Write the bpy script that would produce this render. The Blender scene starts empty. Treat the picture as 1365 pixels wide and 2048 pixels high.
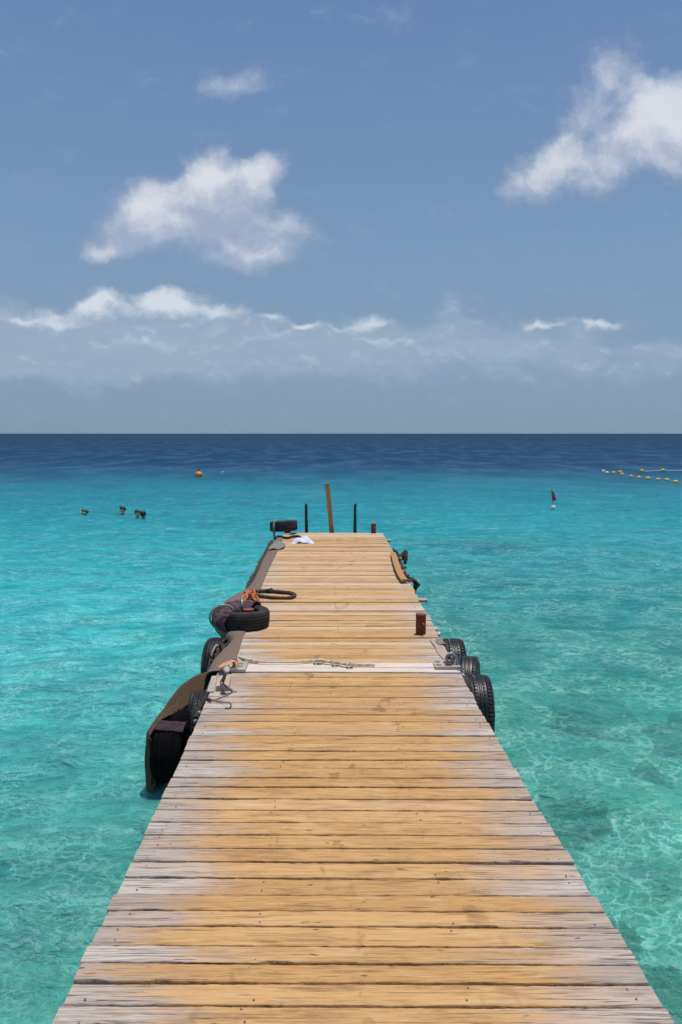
import bpy, bmesh, math, random
import numpy as np
from mathutils import Vector, Matrix, noise as mn
random.seed(7)
R = math.radians
PI = math.pi
S = bpy.context.scene
C = S.collection

# ------------------------------------------------------------------ camera
F = 1500.0                      # focal length in photo pixels (photo 1365 x 2048)
CAMZ = 2.7                      # 2 m above the deck, deck 0.7 m above the water
DECK = 0.7
PITCH = math.atan(157 / F)
cd = bpy.data.cameras.new('camera')
cam = bpy.data.objects.new('camera', cd)
C.objects.link(cam)
S.camera = cam
cam.location = (0, 0, CAMZ)
cam.rotation_euler = (PI / 2 - PITCH, 0, 0)
cd.sensor_fit = 'VERTICAL'
cd.sensor_height = 36
cd.lens = 36 * F / 2048
cd.clip_start = 0.05
cd.clip_end = 60000
S.render.resolution_x = 682
S.render.resolution_y = 1024


def ray(px, py):
    a = (px - 682.5) / F
    b = (1024 - py) / F
    return Vector((a, math.cos(PITCH) + b * math.sin(PITCH), b * math.cos(PITCH) - math.sin(PITCH)))


def at(px, py, z=DECK):
    d = ray(px, py)
    t = (z - CAMZ) / d.z
    return Vector((d.x * t, d.y * t, z))


def pd(px, py, y):
    d = ray(px, py)
    t = y / d.y
    return Vector((d.x * t, y, CAMZ + d.z * t))


# ------------------------------------------------------------------ node helpers
class G:
    def __init__(s, tree):
        s.t = tree
        s.n = tree.nodes
        s.l = tree.links

    def new(s, typ, ins=None, **kw):
        n = s.n.new(typ)
        for k, v in kw.items():
            setattr(n, k, v)
        if ins:
            for k, v in ins.items():
                s.put(n, k, v)
        return n

    def put(s, n, k, v):
        sock = n.inputs[k]
        if isinstance(v, bpy.types.Node):
            v = v.outputs[0]
        if isinstance(v, bpy.types.NodeSocket):
            s.l.new(v, sock)
        else:
            if sock.type == 'RGBA' and len(v) == 3:
                v = (*v, 1)
            sock.default_value = v

    def m(s, op, a, b=None, c=None, clamp=False):
        n = s.n.new('ShaderNodeMath')
        n.operation = op
        n.use_clamp = clamp
        s.put(n, 0, a)
        if b is not None: s.put(n, 1, b)
        if c is not None: s.put(n, 2, c)
        return n.outputs[0]

    def vm(s, op, a, b=None, c=None, out=0):
        n = s.n.new('ShaderNodeVectorMath')
        n.operation = op
        s.put(n, 0, a)
        if b is not None: s.put(n, 1, b)
        if c is not None: s.put(n, 2, c)
        return n.outputs[out]

    def step(s, v, lo, hi, a=0.0, b=1.0, smooth=True):
        n = s.n.new('ShaderNodeMapRange')
        n.interpolation_type = 'SMOOTHSTEP' if smooth else 'LINEAR'
        s.put(n, 'Value', v)
        s.put(n, 1, lo); s.put(n, 2, hi); s.put(n, 3, a); s.put(n, 4, b)
        return n.outputs[0]

    def mix(s, f, a, b, blend='MIX'):
        n = s.n.new('ShaderNodeMix')
        n.data_type = 'RGBA'
        n.blend_type = blend
        s.put(n, 0, f)
        for i, v in ((6, a), (7, b)):
            s.put(n, i, v)
        return n.outputs[2]

    def noise(s, vec, scale, detail=4, rough=0.55, dist=0.0, out=0):
        n = s.new('ShaderNodeTexNoise', {'Vector': vec, 'Scale': scale, 'Detail': detail, 'Roughness': rough, 'Distortion': dist})
        return n.outputs[out]

    def ramp(s, v, stops, interp='LINEAR'):
        n = s.n.new('ShaderNodeValToRGB')
        n.color_ramp.interpolation = interp
        e = n.color_ramp.elements
        while len(e) < len(stops): e.new(0.5)
        for i, (p, c) in enumerate(stops):
            e[i].position = p
            e[i].color = (*c, 1) if len(c) == 3 else c
        s.put(n, 0, v)
        return n.outputs[0]


# ------------------------------------------------------------------ world
SUN_DIR = Vector((0.12, 0.09, 0.985)).normalized()      # towards the sun
w = bpy.data.worlds.new('World')
S.world = w
w.use_nodes = True
g = G(w.node_tree)
g.n.clear()
sky = g.new('ShaderNodeTexSky', sky_type='NISHITA')
sky.sun_disc = False
sky.sun_elevation = math.asin(SUN_DIR.z)
sky.sun_rotation = math.atan2(SUN_DIR.x, SUN_DIR.y)
sky.air_density = 1.0
sky.dust_density = 1.0
sky.ozone_density = 2.0
tc = g.new('ShaderNodeTexCoord')
D = tc.outputs['Generated']
sep = g.new('ShaderNodeSeparateXYZ', {0: D})
dy = g.m('MAXIMUM', sep.outputs[1], 0.05)
U = g.m('DIVIDE', sep.outputs[0], dy)
V = g.m('DIVIDE', sep.outputs[2], dy)
UV = g.new('ShaderNodeCombineXYZ', {0: U, 1: V}).outputs[0]
# graded clear sky: Nishita pulled towards the milky blue of humid trade-wind air
el = g.m('MAXIMUM', sep.outputs[2], 0.0)
milky = g.ramp(el, [(0.0, (2.75, 4.0, 5.45)), (0.06, (2.75, 4.1, 5.75)), (0.22, (2.5, 4.0, 6.1)), (0.38, (1.9, 3.3, 5.9)), (0.5, (1.6, 2.75, 5.55)), (1.0, (0.9, 1.9, 4.5))])
base = g.mix(0.9, sky, milky)
# cloud coordinates, warped so that outlines billow
wv = g.noise(UV, 9, 5, 0.6, out=1)
wv = g.vm('SUBTRACT', wv, (0.5, 0.5, 0.5))
wv = g.vm('MULTIPLY', wv, (0.075, 0.06, 0))
wb = g.noise(UV, 34, 4, 0.6, out=1)
wb = g.vm('SUBTRACT', wb, (0.5, 0.5, 0.5))
P = g.vm('ADD', UV, wv)
P = g.vm('MULTIPLY_ADD', wb, (0.018, 0.018, 0), P)


def blobs(lst, sc=1.0):
    acc = 0.0
    for px, py, rx, ry, amp in lst:
        d = ray(px, py)
        cu, cv = d.x / d.y, d.z / d.y
        iu, iv = F / (rx * sc), F / (ry * sc)
        v = g.vm('MULTIPLY_ADD', P, (iu, iv, 0), (-cu * iu, -cv * iv, 0))
        q = g.vm('DOT_PRODUCT', v, v, out=1)
        e = g.m('EXPONENT', g.m('MULTIPLY', q, -1.0))
        acc = g.m('MULTIPLY_ADD', e, amp, acc)
    return acc


NA = g.noise(P, 11, 8, 0.62)
NA2 = g.noise(g.vm('ADD', P, (0.004, 0.014, 0)), 11, 8, 0.62)
RA = g.m('SUBTRACT', NA, NA2)
NB = g.noise(UV, 26, 8, 0.6)
NS = g.noise(g.vm('MULTIPLY', UV, (3.0, 14.0, 1)), 2.2, 7, 0.6)
Q = g.vm('MULTIPLY', P, (1.0, 2.0, 1))
NC = g.noise(Q, 15, 6, 0.56)
NC2 = g.noise(g.vm('ADD', Q, (0.003, 0.016, 0)), 15, 6, 0.56)
RC = g.m('SUBTRACT', NC, NC2)
body = blobs([
    (430, 395, 85, 60, .95), (330, 410, 75, 50, .9), (415, 335, 38, 28, .5), (520, 355, 32, 42, .75), (575, 455, 55, 35, .6),
    (490, 515, 95, 32, .65), (215, 495, 52, 24, .85), (250, 440, 40, 26, .5), (545, 325, 24, 30, .7), (420, 320, 30, 24, .4), (285, 375, 45, 34, .4), (290, 460, 70, 30, .35), (430, 455, 120, 40, .4), (270, 440, 70, 36, .5), (650, 490, 40, 16, .2),
    (410, 565, 40, 12, .25),
    (1075, 355, 62, 48, .85), (1115, 300, 45, 30, .6), (1020, 385, 36, 32, .45), (1180, 350, 60, 34, .7), (1255, 290, 60, 44, .85),
    (1330, 250, 60, 55, 1.0), (1400, 230, 70, 70, 1.2), (1380, 320, 50, 30, .5), (1225, 130, 62, 40, .62), (1180, 215, 60, 40, .50), (1290, 175, 40, 30, .40), (1130, 240, 36, 24, .3),
    (455, 165, 55, 36, .60), (520, 145, 34, 40, .3), (790, 12, 60, 25, .22), (270, 230, 30, 18, .12), (765, 567, 32, 16, .3), (697, 540, 18, 12, .22),
    (1070, 562, 30, 11, .22)])
a_body = g.step(g.m('ADD', body, g.m('MULTIPLY_ADD', g.m('SUBTRACT', NB, 0.5), 0.45, g.m('MULTIPLY', g.m('SUBTRACT', NA, 0.5), 1.2))), 0.12, 0.85)
a_body = g.m('MULTIPLY', a_body, 0.95)
bright = blobs([
    (420, 350, 75, 48, 1.0), (520, 340, 30, 38, .9), (290, 395, 62, 40, .9), (345, 440, 50, 22, .5), (520, 500, 80, 22, .45), (215, 500, 40, 18, .45), (575, 440, 40, 20, .4),
    (1100, 300, 70, 40, .8), (1070, 350, 60, 40, .45), (1300, 235, 90, 60, .9), (1400, 210, 90, 80, .8), (1200, 330, 60, 30, .35), (1210, 140, 50, 40, .4), (455, 160, 50, 40, .35)])
bright = g.m('MULTIPLY_ADD', g.m('SUBTRACT', NB, 0.5), 0.4, bright)
bright = g.m('MULTIPLY_ADD', RA, 2.4, bright)
bright = g.step(bright, -0.1, 1.15)
c_body = g.mix(bright, (4.3, 5.2, 7.0), (8.6, 8.9, 9.7))
col = g.mix(a_body, base, c_body)
# long bank of cumulus low over the sea
bank = blobs([
    (60, 690, 230, 46, .75), (300, 680, 240, 46, .85), (560, 695, 220, 38, .75), (800, 695, 220, 34, .7), (1050, 695, 220, 32, .6), (1300, 715, 160, 26, .4),
    (205, 612, 44, 24, .75), (60, 640, 60, 22, .45), (130, 625, 50, 18, .4), (345, 612, 58, 26, .85), (440, 635, 42, 15, .5), (540, 645, 30, 12, .45), (620, 658, 34, 11, .4),
    (735, 650, 42, 20, .6), (890, 615, 36, 24, .35), (970, 590, 26, 16, .28), (930, 650, 60, 20, .4), (1090, 650, 42, 11, .5), (1205, 658, 56, 12, .55),
    (60, 745, 180, 22, .45), (330, 740, 160, 20, .35), (700, 745, 260, 22, .30), (1150, 750, 260, 20, .28), (-150, 660, 200, 60, .9), (1600, 700, 200, 40, .7)])
dens = g.m('MULTIPLY_ADD', g.m('SUBTRACT', NC, 0.5), 1.15, bank)
a_bank = g.step(dens, 0.02, 0.88)
tops = blobs([
    (205, 602, 40, 26, 1.1), (345, 606, 56, 28, 1.15), (290, 622, 50, 16, .7), (120, 632, 60, 20, .6), (430, 632, 46, 16, .8), (540, 638, 34, 8, .75), (615, 652, 36, 8, .6),
    (740, 644, 44, 20, .85), (890, 608, 34, 24, .5), (950, 650, 40, 8, .4), (1090, 646, 44, 13, .85), (1200, 655, 56, 14, .85), (800, 685, 120, 8, .3), (300, 690, 200, 10, .25), (40, 640, 80, 10, .3)])
tops = g.m('MULTIPLY_ADD', RC, 2.2, g.m('MULTIPLY', tops, 0.95))
tops = g.step(g.m('MULTIPLY_ADD', g.m('SUBTRACT', NB, 0.5), 0.5, tops), 0.0, 0.95)
c_bank = g.mix(tops, g.mix(NS, (3.5, 4.75, 6.3), (5.0, 6.1, 7.6)), (8.0, 8.7, 9.6))
a_bank = g.m('MULTIPLY', a_bank, g.m('MULTIPLY_ADD', tops, 0.22, 0.74))
col = g.mix(a_bank, col, c_bank)
bg = g.new('ShaderNodeBackground', {'Color': col, 'Strength': 0.082})
g.l.new(bg.outputs[0], g.new('ShaderNodeOutputWorld').inputs[0])

sd = bpy.data.lights.new('sun', 'SUN')
sd.energy = 3.6
sd.angle = R(0.53)
sd.color = (1.0, 0.955, 0.89)
sun = bpy.data.objects.new('sun', sd)
C.objects.link(sun)
sun.rotation_euler = SUN_DIR.to_track_quat('Z', 'Y').to_euler()
S.view_settings.view_transform = 'Standard'
S.view_settings.look = 'None'
S.view_settings.exposure = 0.0
S.view_settings.gamma = 1.0
S.view_settings.use_curve_mapping = False
S.cycles.max_bounces = 8
S.cycles.transparent_max_bounces = 8
S.cycles.sample_clamp_indirect = 4


# ------------------------------------------------------------------ object helpers
def tag(o, label=None, cat=None, group=None, kind=None):
    if label: o['label'] = label
    if cat: o['category'] = cat
    if group: o['group'] = group
    if kind: o['kind'] = kind
    return o


def empty(name, loc, label, cat, group=None, rz=0.0):
    o = bpy.data.objects.new(name, None)
    C.objects.link(o)
    o.location = loc
    o.rotation_euler = (0, 0, rz)
    o.empty_display_size = 0.1
    return tag(o, label, cat, group)


class MB:
    """collects geometry in world or local coordinates; build() links ONE mesh"""

    def __init__(s):
        s.v = []
        s.f = []

    def add(s, verts, faces):
        k = len(s.v)
        s.v += [tuple(p) for p in verts]
        s.f += [tuple(i + k for i in f) for f in faces]
        return s

    def box(s, c, size, rot=None, bev=0.0):
        bm = bmesh.new()
        bmesh.ops.create_cube(bm, size=1)
        for v in bm.verts:
            v.co = Vector((v.co.x * size[0], v.co.y * size[1], v.co.z * size[2]))
        if bev:
            bmesh.ops.bevel(bm, geom=bm.edges[:], offset=bev, segments=2, affect='EDGES', profile=0.6)
        M = Matrix.Translation(Vector(c)) @ (rot.to_4x4() if rot else Matrix())
        bm.transform(M)
        bm.verts.index_update()
        s.add([v.co for v in bm.verts], [[v.index for v in f.verts] for f in bm.faces])
        bm.free()
        return s

    def lathe(s, prof, c=(0, 0, 0), seg=32, rot=None, closed=False):
        vs, fs = [], []
        n = len(prof)
        for i in range(seg):
            a = 2 * PI * i / seg
            for r, z in prof:
                p = Vector((r * math.cos(a), r * math.sin(a), z))
                if rot: p = rot @ p
                vs.append(p + Vector(c))
        for i in range(seg):
            j = (i + 1) % seg
            for k in range(n if closed else n - 1):
                l = (k + 1) % n
                fs.append((i * n + k, j * n + k, j * n + l, i * n + l))
        return s.add(vs, fs)

    def tube(s, pts, rad, seg=10, lobes=0, twist=0.0, lobe_amp=0.22, closed=False, cap=True, sub=4):
        """swept tube through control points (Catmull-Rom); lobes+twist give a laid rope"""
        P_ = [Vector(p) for p in pts]
        rr = rad if isinstance(rad, (list, tuple)) else [rad] * len(P_)
        path, rads = [], []
        n = len(P_)
        rng = range(n if closed else n - 1)
        for i in rng:
            p0 = P_[(i - 1) % n] if (closed or i > 0) else P_[0] * 2 - P_[1]
            p1, p2 = P_[i], P_[(i + 1) % n]
            p3 = P_[(i + 2) % n] if (closed or i + 2 < n) else P_[-1] * 2 - P_[-2]
            for k in range(sub):
                t = k / sub
                path.append(0.5 * ((2 * p1) + (p2 - p0) * t + (2 * p0 - 5 * p1 + 4 * p2 - p3) * t * t + (3 * p1 - p0 - 3 * p2 + p3) * t ** 3))
                rads.append(rr[i] * (1 - t) + rr[(i + 1) % n] * t)
        if not closed:
            path.append(P_[-1]); rads.append(rr[-1])
        m = len(path)
        up = Vector((0.13, 0.21, 0.97))
        vs, fs = [], []
        L = 0
        prev = None
        for i in range(m):
            a = path[(i - 1) % m] if (closed or i) else path[0]
            b = path[(i + 1) % m] if (closed or i < m - 1) else path[-1]
            t = (b - a)
            t = t.normalized() if t.length > 1e-9 else Vector((0, 1, 0))
            if prev is None:
                nx = t.cross(up)
                if nx.length < 1e-3: nx = t.cross(Vector((1, 0, 0)))
                nx.normalize()
            else:
                nx = prev - t * prev.dot(t)
                nx.normalize()
            prev = nx
            ny = t.cross(nx)
            if i: L += (path[i] - path[i - 1]).length
            for k in range(seg):
                th = 2 * PI * k / seg
                q = rads[i]
                if lobes:
                    q *= 1 - lobe_amp + lobe_amp * 2 * abs(math.cos(0.5 * (lobes * th + twist * L)))
                vs.append(path[i] + nx * (q * math.cos(th)) + ny * (q * math.sin(th)))
        for i in range(m if closed else m - 1):
            j = (i + 1) % m
            for k in range(seg):
                l = (k + 1) % seg
                fs.append((i * seg + k, i * seg + l, j * seg + l, j * seg + k))
        if cap and not closed:
            fs.append(tuple(range(seg))[::-1])
            fs.append(tuple((m - 1) * seg + k for k in range(seg)))
        return s.add(vs, fs)

    def grid(s, rows, sub=6, thick=0.0, wob=0.0, seed=0.0, wscale=9.0):
        """smooth sheet through a grid of control points, with thickness"""
        A = np.array([[tuple(p) for p in r] for r in rows], float)

        def refine(A):
            out = []
            n = len(A)
            for i in range(n - 1):
                p0 = A[i - 1] if i else 2 * A[0] - A[1]
                p1, p2 = A[i], A[i + 1]
                p3 = A[i + 2] if i + 2 < n else 2 * A[-1] - A[-2]
                for k in range(sub):
                    t = k / sub
                    out.append(0.5 * (2 * p1 + (p2 - p0) * t + (2 * p0 - 5 * p1 + 4 * p2 - p3) * t * t + (3 * p1 - p0 - 3 * p2 + p3) * t ** 3))
            out.append(A[-1])
            return np.array(out)
        A = refine(A)
        A = refine(A.transpose(1, 0, 2)).transpose(1, 0, 2)
        if wob:
            for i in range(A.shape[0]):
                for j in range(A.shape[1]):
                    p = Vector(A[i, j])
                    q = mn.noise_vector(p * wscale + Vector((seed, 3.1 * seed, 0)))
                    q2 = mn.noise_vector(p * wscale * 2.7 + Vector((seed, 0, seed)))
                    A[i, j] += np.array(q) * wob + np.array(q2) * wob * 0.4
        du = np.gradient(A, axis=0)
        dv = np.gradient(A, axis=1)
        N = np.cross(du, dv)
        N /= np.maximum(np.linalg.norm(N, axis=2, keepdims=True), 1e-9)
        h, wd = A.shape[:2]
        if not thick:
            vs = A.reshape(-1, 3)
            fs = [(i * wd + j, (i + 1) * wd + j, (i + 1) * wd + j + 1, i * wd + j + 1) for i in range(h - 1) for j in range(wd - 1)]
            return s.add(vs, fs)
        T = (A + N * thick / 2).reshape(-1, 3)
        B = (A - N * thick / 2).reshape(-1, 3)
        k = h * wd
        fs = []
        for i in range(h - 1):
            for j in range(wd - 1):
                a, b, c_, d = i * wd + j, (i + 1) * wd + j, (i + 1) * wd + j + 1, i * wd + j + 1
                fs.append((a, b, c_, d))
                fs.append((d + k, c_ + k, b + k, a + k))
        rim = [j for j in range(wd)] + [i * wd + wd - 1 for i in range(1, h)] + [(h - 1) * wd + j for j in range(wd - 2, -1, -1)] + [i * wd for i in range(h - 2, 0, -1)]
        for a, b in zip(rim, rim[1:] + rim[:1]):
            fs.append((a, b, b + k, a + k))
        return s.add(np.concatenate([T, B]), fs)

    def build(s, name, mat, parent=None, smooth=True, angle=40, origin=None):
        me = bpy.data.meshes.new(name)
        o3 = Vector(origin) if origin is not None else None
        vs = s.v
        if parent is not None and origin is None:
            inv = parent.matrix_basis.inverted()
            if parent.parent is not None:
                inv = inv @ parent.parent.matrix_basis.inverted()
            vs = [tuple(inv @ Vector(p)) for p in s.v]
        elif o3 is not None:
            vs = [tuple(Vector(p) - o3) for p in s.v]
        me.from_pydata(vs, [], s.f)
        bm = bmesh.new()
        bm.from_mesh(me)
        bmesh.ops.recalc_face_normals(bm, faces=bm.faces)
        bm.to_mesh(me)
        bm.free()
        me.materials.append(mat)
        if smooth:
            me.polygons.foreach_set('use_smooth', [True] * len(me.polygons))
            me.set_sharp_from_angle(angle=R(angle))
        o = bpy.data.objects.new(name, me)
        C.objects.link(o)
        if parent is not None: o.parent = parent
        elif o3 is not None: o.location = o3
        return o


def copy_tree(o, parent=None):
    c = o.copy()
    C.objects.link(c)
    if parent is not None:
        c.parent = parent
    for ch in [x for x in bpy.data.objects if x.parent == o]:
        copy_tree(ch, c)
    return c


# ------------------------------------------------------------------ materials
def mat(name, build):
    m = bpy.data.materials.new(name)
    m.use_nodes = True
    g_ = G(m.node_tree)
    g_.n.clear()
    out = g_.new('ShaderNodeOutputMaterial')
    r = build(g_)
    g_.l.new(r.outputs[0] if isinstance(r, bpy.types.Node) else r, out.inputs[0])
    return m


def simple(name, c1, c2, rough=0.7, scale=20, bump=0.3, bscale=60, metal=0.0, detail=5, lo=.35, hi=.65, spec=0.5, dist=0.004, stretch=(1, 1, 1)):
    def b(g):
        co = g.new('ShaderNodeTexCoord').outputs['Object']
        co = g.vm('MULTIPLY', co, stretch)
        n = g.noise(co, scale, detail, 0.6)
        c = g.mix(g.step(n, lo, hi), c1, c2)
        n2 = g.noise(co, bscale, 4, 0.6)
        bp = g.new('ShaderNodeBump', {'Height': n2, 'Strength': bump, 'Distance': dist})
        return g.new('ShaderNodeBsdfPrincipled', {'Base Color': c, 'Roughness': g.m('MULTIPLY_ADD', n2, 0.25, rough - 0.12), 'Metallic': metal,
                                                   'Specular IOR Level': spec, 'Normal': bp})
    return mat(name, b)


def wood_mat():
    def b(g):
        geo = g.new('ShaderNodeNewGeometry').outputs['Position']
        sp = g.new('ShaderNodeSeparateXYZ', {0: geo})
        pr = g.new('ShaderNodeAttribute', attribute_name='plank').outputs['Vector']
        ps = g.new('ShaderNodeSeparateXYZ', {0: pr})
        r1, r2, wt = ps.outputs[0], ps.outputs[1], ps.outputs[2]
        off = g.vm('MULTIPLY', pr, (37.0, 53.0, 0))
        off = g.new('ShaderNodeCombineXYZ', {0: g.m('MULTIPLY', r1, 41.0), 1: g.m('MULTIPLY', r2, 0.0), 2: g.m('MULTIPLY', r2, 57.0)})
        co = g.vm('ADD', geo, off)
        # grain running along the plank
        gr = g.noise(g.vm('MULTIPLY', co, (3.6, 95, 95)), 1.0, 8, 0.64)
        fine = g.noise(g.vm('MULTIPLY', co, (9, 330, 330)), 1.0, 4, 0.6)
        crack = g.noise(g.vm('MULTIPLY', co, (3.4, 130, 130)), 1.0, 5, 0.55, 0.4)
        blot = g.noise(g.vm('MULTIPLY', co, (1.6, 3, 3)), 1.0, 5, 0.6)
        cen = g.m('MULTIPLY_ADD', sp.outputs[1], -0.0158, 0.09)
        dx = g.m('ABSOLUTE', g.m('SUBTRACT', sp.outputs[0], cen))
        # bleached ends: further in on some planks
        edge = g.m('MULTIPLY_ADD', g.m('SUBTRACT', r2, 0.5), 0.24, dx)
        edge = g.m('MULTIPLY_ADD', g.m('SUBTRACT', blot, 0.5), 0.9, edge)
        g2 = g.noise(g.vm('MULTIPLY', co, (1.3, 42, 42)), 1.0, 6, 0.6)
        edge = g.m('MULTIPLY_ADD', g.m('SUBTRACT', g2, 0.5), 0.55, edge)
        edge = g.m('MULTIPLY_ADD', g.m('SUBTRACT', gr, 0.5), 1.0, edge)
        # left side is bleached further in on the gangway than on the far float
        lft = g.step(sp.outputs[0], -0.2, -0.8)
        near = g.step(sp.outputs[1], 7.5, 5.0)
        edge = g.m('ADD', edge, g.m('MULTIPLY', g.m('MULTIPLY', lft, near), 0.10))
        far = g.step(sp.outputs[1], 6.5, 10.0)
        edge = g.m('SUBTRACT', edge, g.m('MULTIPLY', far, 0.22))
        bl = g.step(edge, 0.52, 1.06)
        oc = g.mix(r1, (0.52, 0.280, 0.095), (0.66, 0.390, 0.160))
        oc = g.mix(g.m('MULTIPLY', g.step(r2, 0.5, 1.0), 0.5), oc, (0.42, 0.225, 0.085))
        oc = g.mix(g.m('MULTIPLY', far, 0.55), oc, (0.62, 0.42, 0.215))
        st_ = g.noise(g.vm('MULTIPLY', co, (2.8, 14, 14)), 1.0, 6, 0.65)
        oc = g.mix(g.m('MULTIPLY', g.step(st_, 0.50, 0.66), 0.75), oc, (0.33, 0.175, 0.070))
        oc = g.mix(g.m('MULTIPLY', g.step(st_, 0.46, 0.33), 0.45), oc, (0.70, 0.50, 0.27))
        oc = g.mix(g.m('MULTIPLY', g.step(gr, 0.47, 0.66), .58), oc, (0.37, 0.185, 0.062))
        oc = g.mix(g.m('MULTIPLY', g.step(fine, 0.45, 0.65), 0.6), oc, (0.72, 0.48, 0.22))
        oc = g.mix(g.m('MULTIPLY', g.step(blot, 0.55, 0.75), 0.35), oc, (0.68, 0.42, 0.17))
        oc = g.mix(0.5, oc, g.mix(1.0, oc, (0.92, 0.86, 0.86), 'MULTIPLY'))
        gc = g.mix(r2, (0.43, 0.365, 0.31), (0.60, 0.525, 0.455))
        gc = g.mix(g.m('MULTIPLY', g.step(gr, 0.46, 0.62), 0.8), gc, (0.30, 0.215, 0.165))
        gc = g.mix(g.m('MULTIPLY', g.step(fine, 0.48, 0.64), 0.55), gc, (0.27, 0.21, 0.18))
        c = g.mix(bl, oc, gc)
        # thin dark checks, more of them in the weathered ends
        ck = g.m('MULTIPLY', g.step(crack, 0.60, 0.66), g.m('MULTIPLY_ADD', bl, 0.55, 0.40))
        c = g.mix(ck, c, (0.085, 0.05, 0.03))
        # damp brown footprints along the middle
        fn = g.noise(g.vm('MULTIPLY', geo, (8.5, 5.0, 0)), 1.0, 3, 0.55, 0.5)
        fn2 = g.noise(g.vm('MULTIPLY', geo, (2.2, 1.1, 0)), 1.0, 2, 0.5)
        fm = g.m('MULTIPLY', g.step(fn, 0.575, 0.66), g.step(fn2, 0.46, 0.60))
        fm = g.m('MULTIPLY', fm, g.step(dx, 0.70, 0.40))
        c = g.mix(g.m('MULTIPLY', fm, g.m('MULTIPLY_ADD', gr, 1.0, 0.12)), c, (0.22, 0.115, 0.045))
        # dark specks / knots
        kn = g.noise(g.vm('MULTIPLY', co, (14, 50, 50)), 1.0, 2, 0.5)
        c = g.mix(g.m('MULTIPLY', g.step(kn, 0.70, 0.76), 0.8), c, (0.10, 0.055, 0.03))
        # chalky white sill planks (third channel)
        wc = g.mix(g.step(gr, 0.45, 0.8), (0.80, 0.76, 0.70), (0.60, 0.53, 0.46))
        c = g.mix(wt, c, wc)
        h = g.m('MULTIPLY_ADD', gr, 0.7, g.m('MULTIPLY', fine, 0.35))
        h = g.m('SUBTRACT', h, g.m('MULTIPLY', ck, 0.8))
        bp = g.new('ShaderNodeBump', {'Height': h, 'Strength': 0.8, 'Distance': 0.006})
        return g.new('ShaderNodeBsdfPrincipled', {'Base Color': c, 'Roughness': 0.82, 'Specular IOR Level': 0.25, 'Normal': bp})
    return mat('weathered_wood', b)


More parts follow.
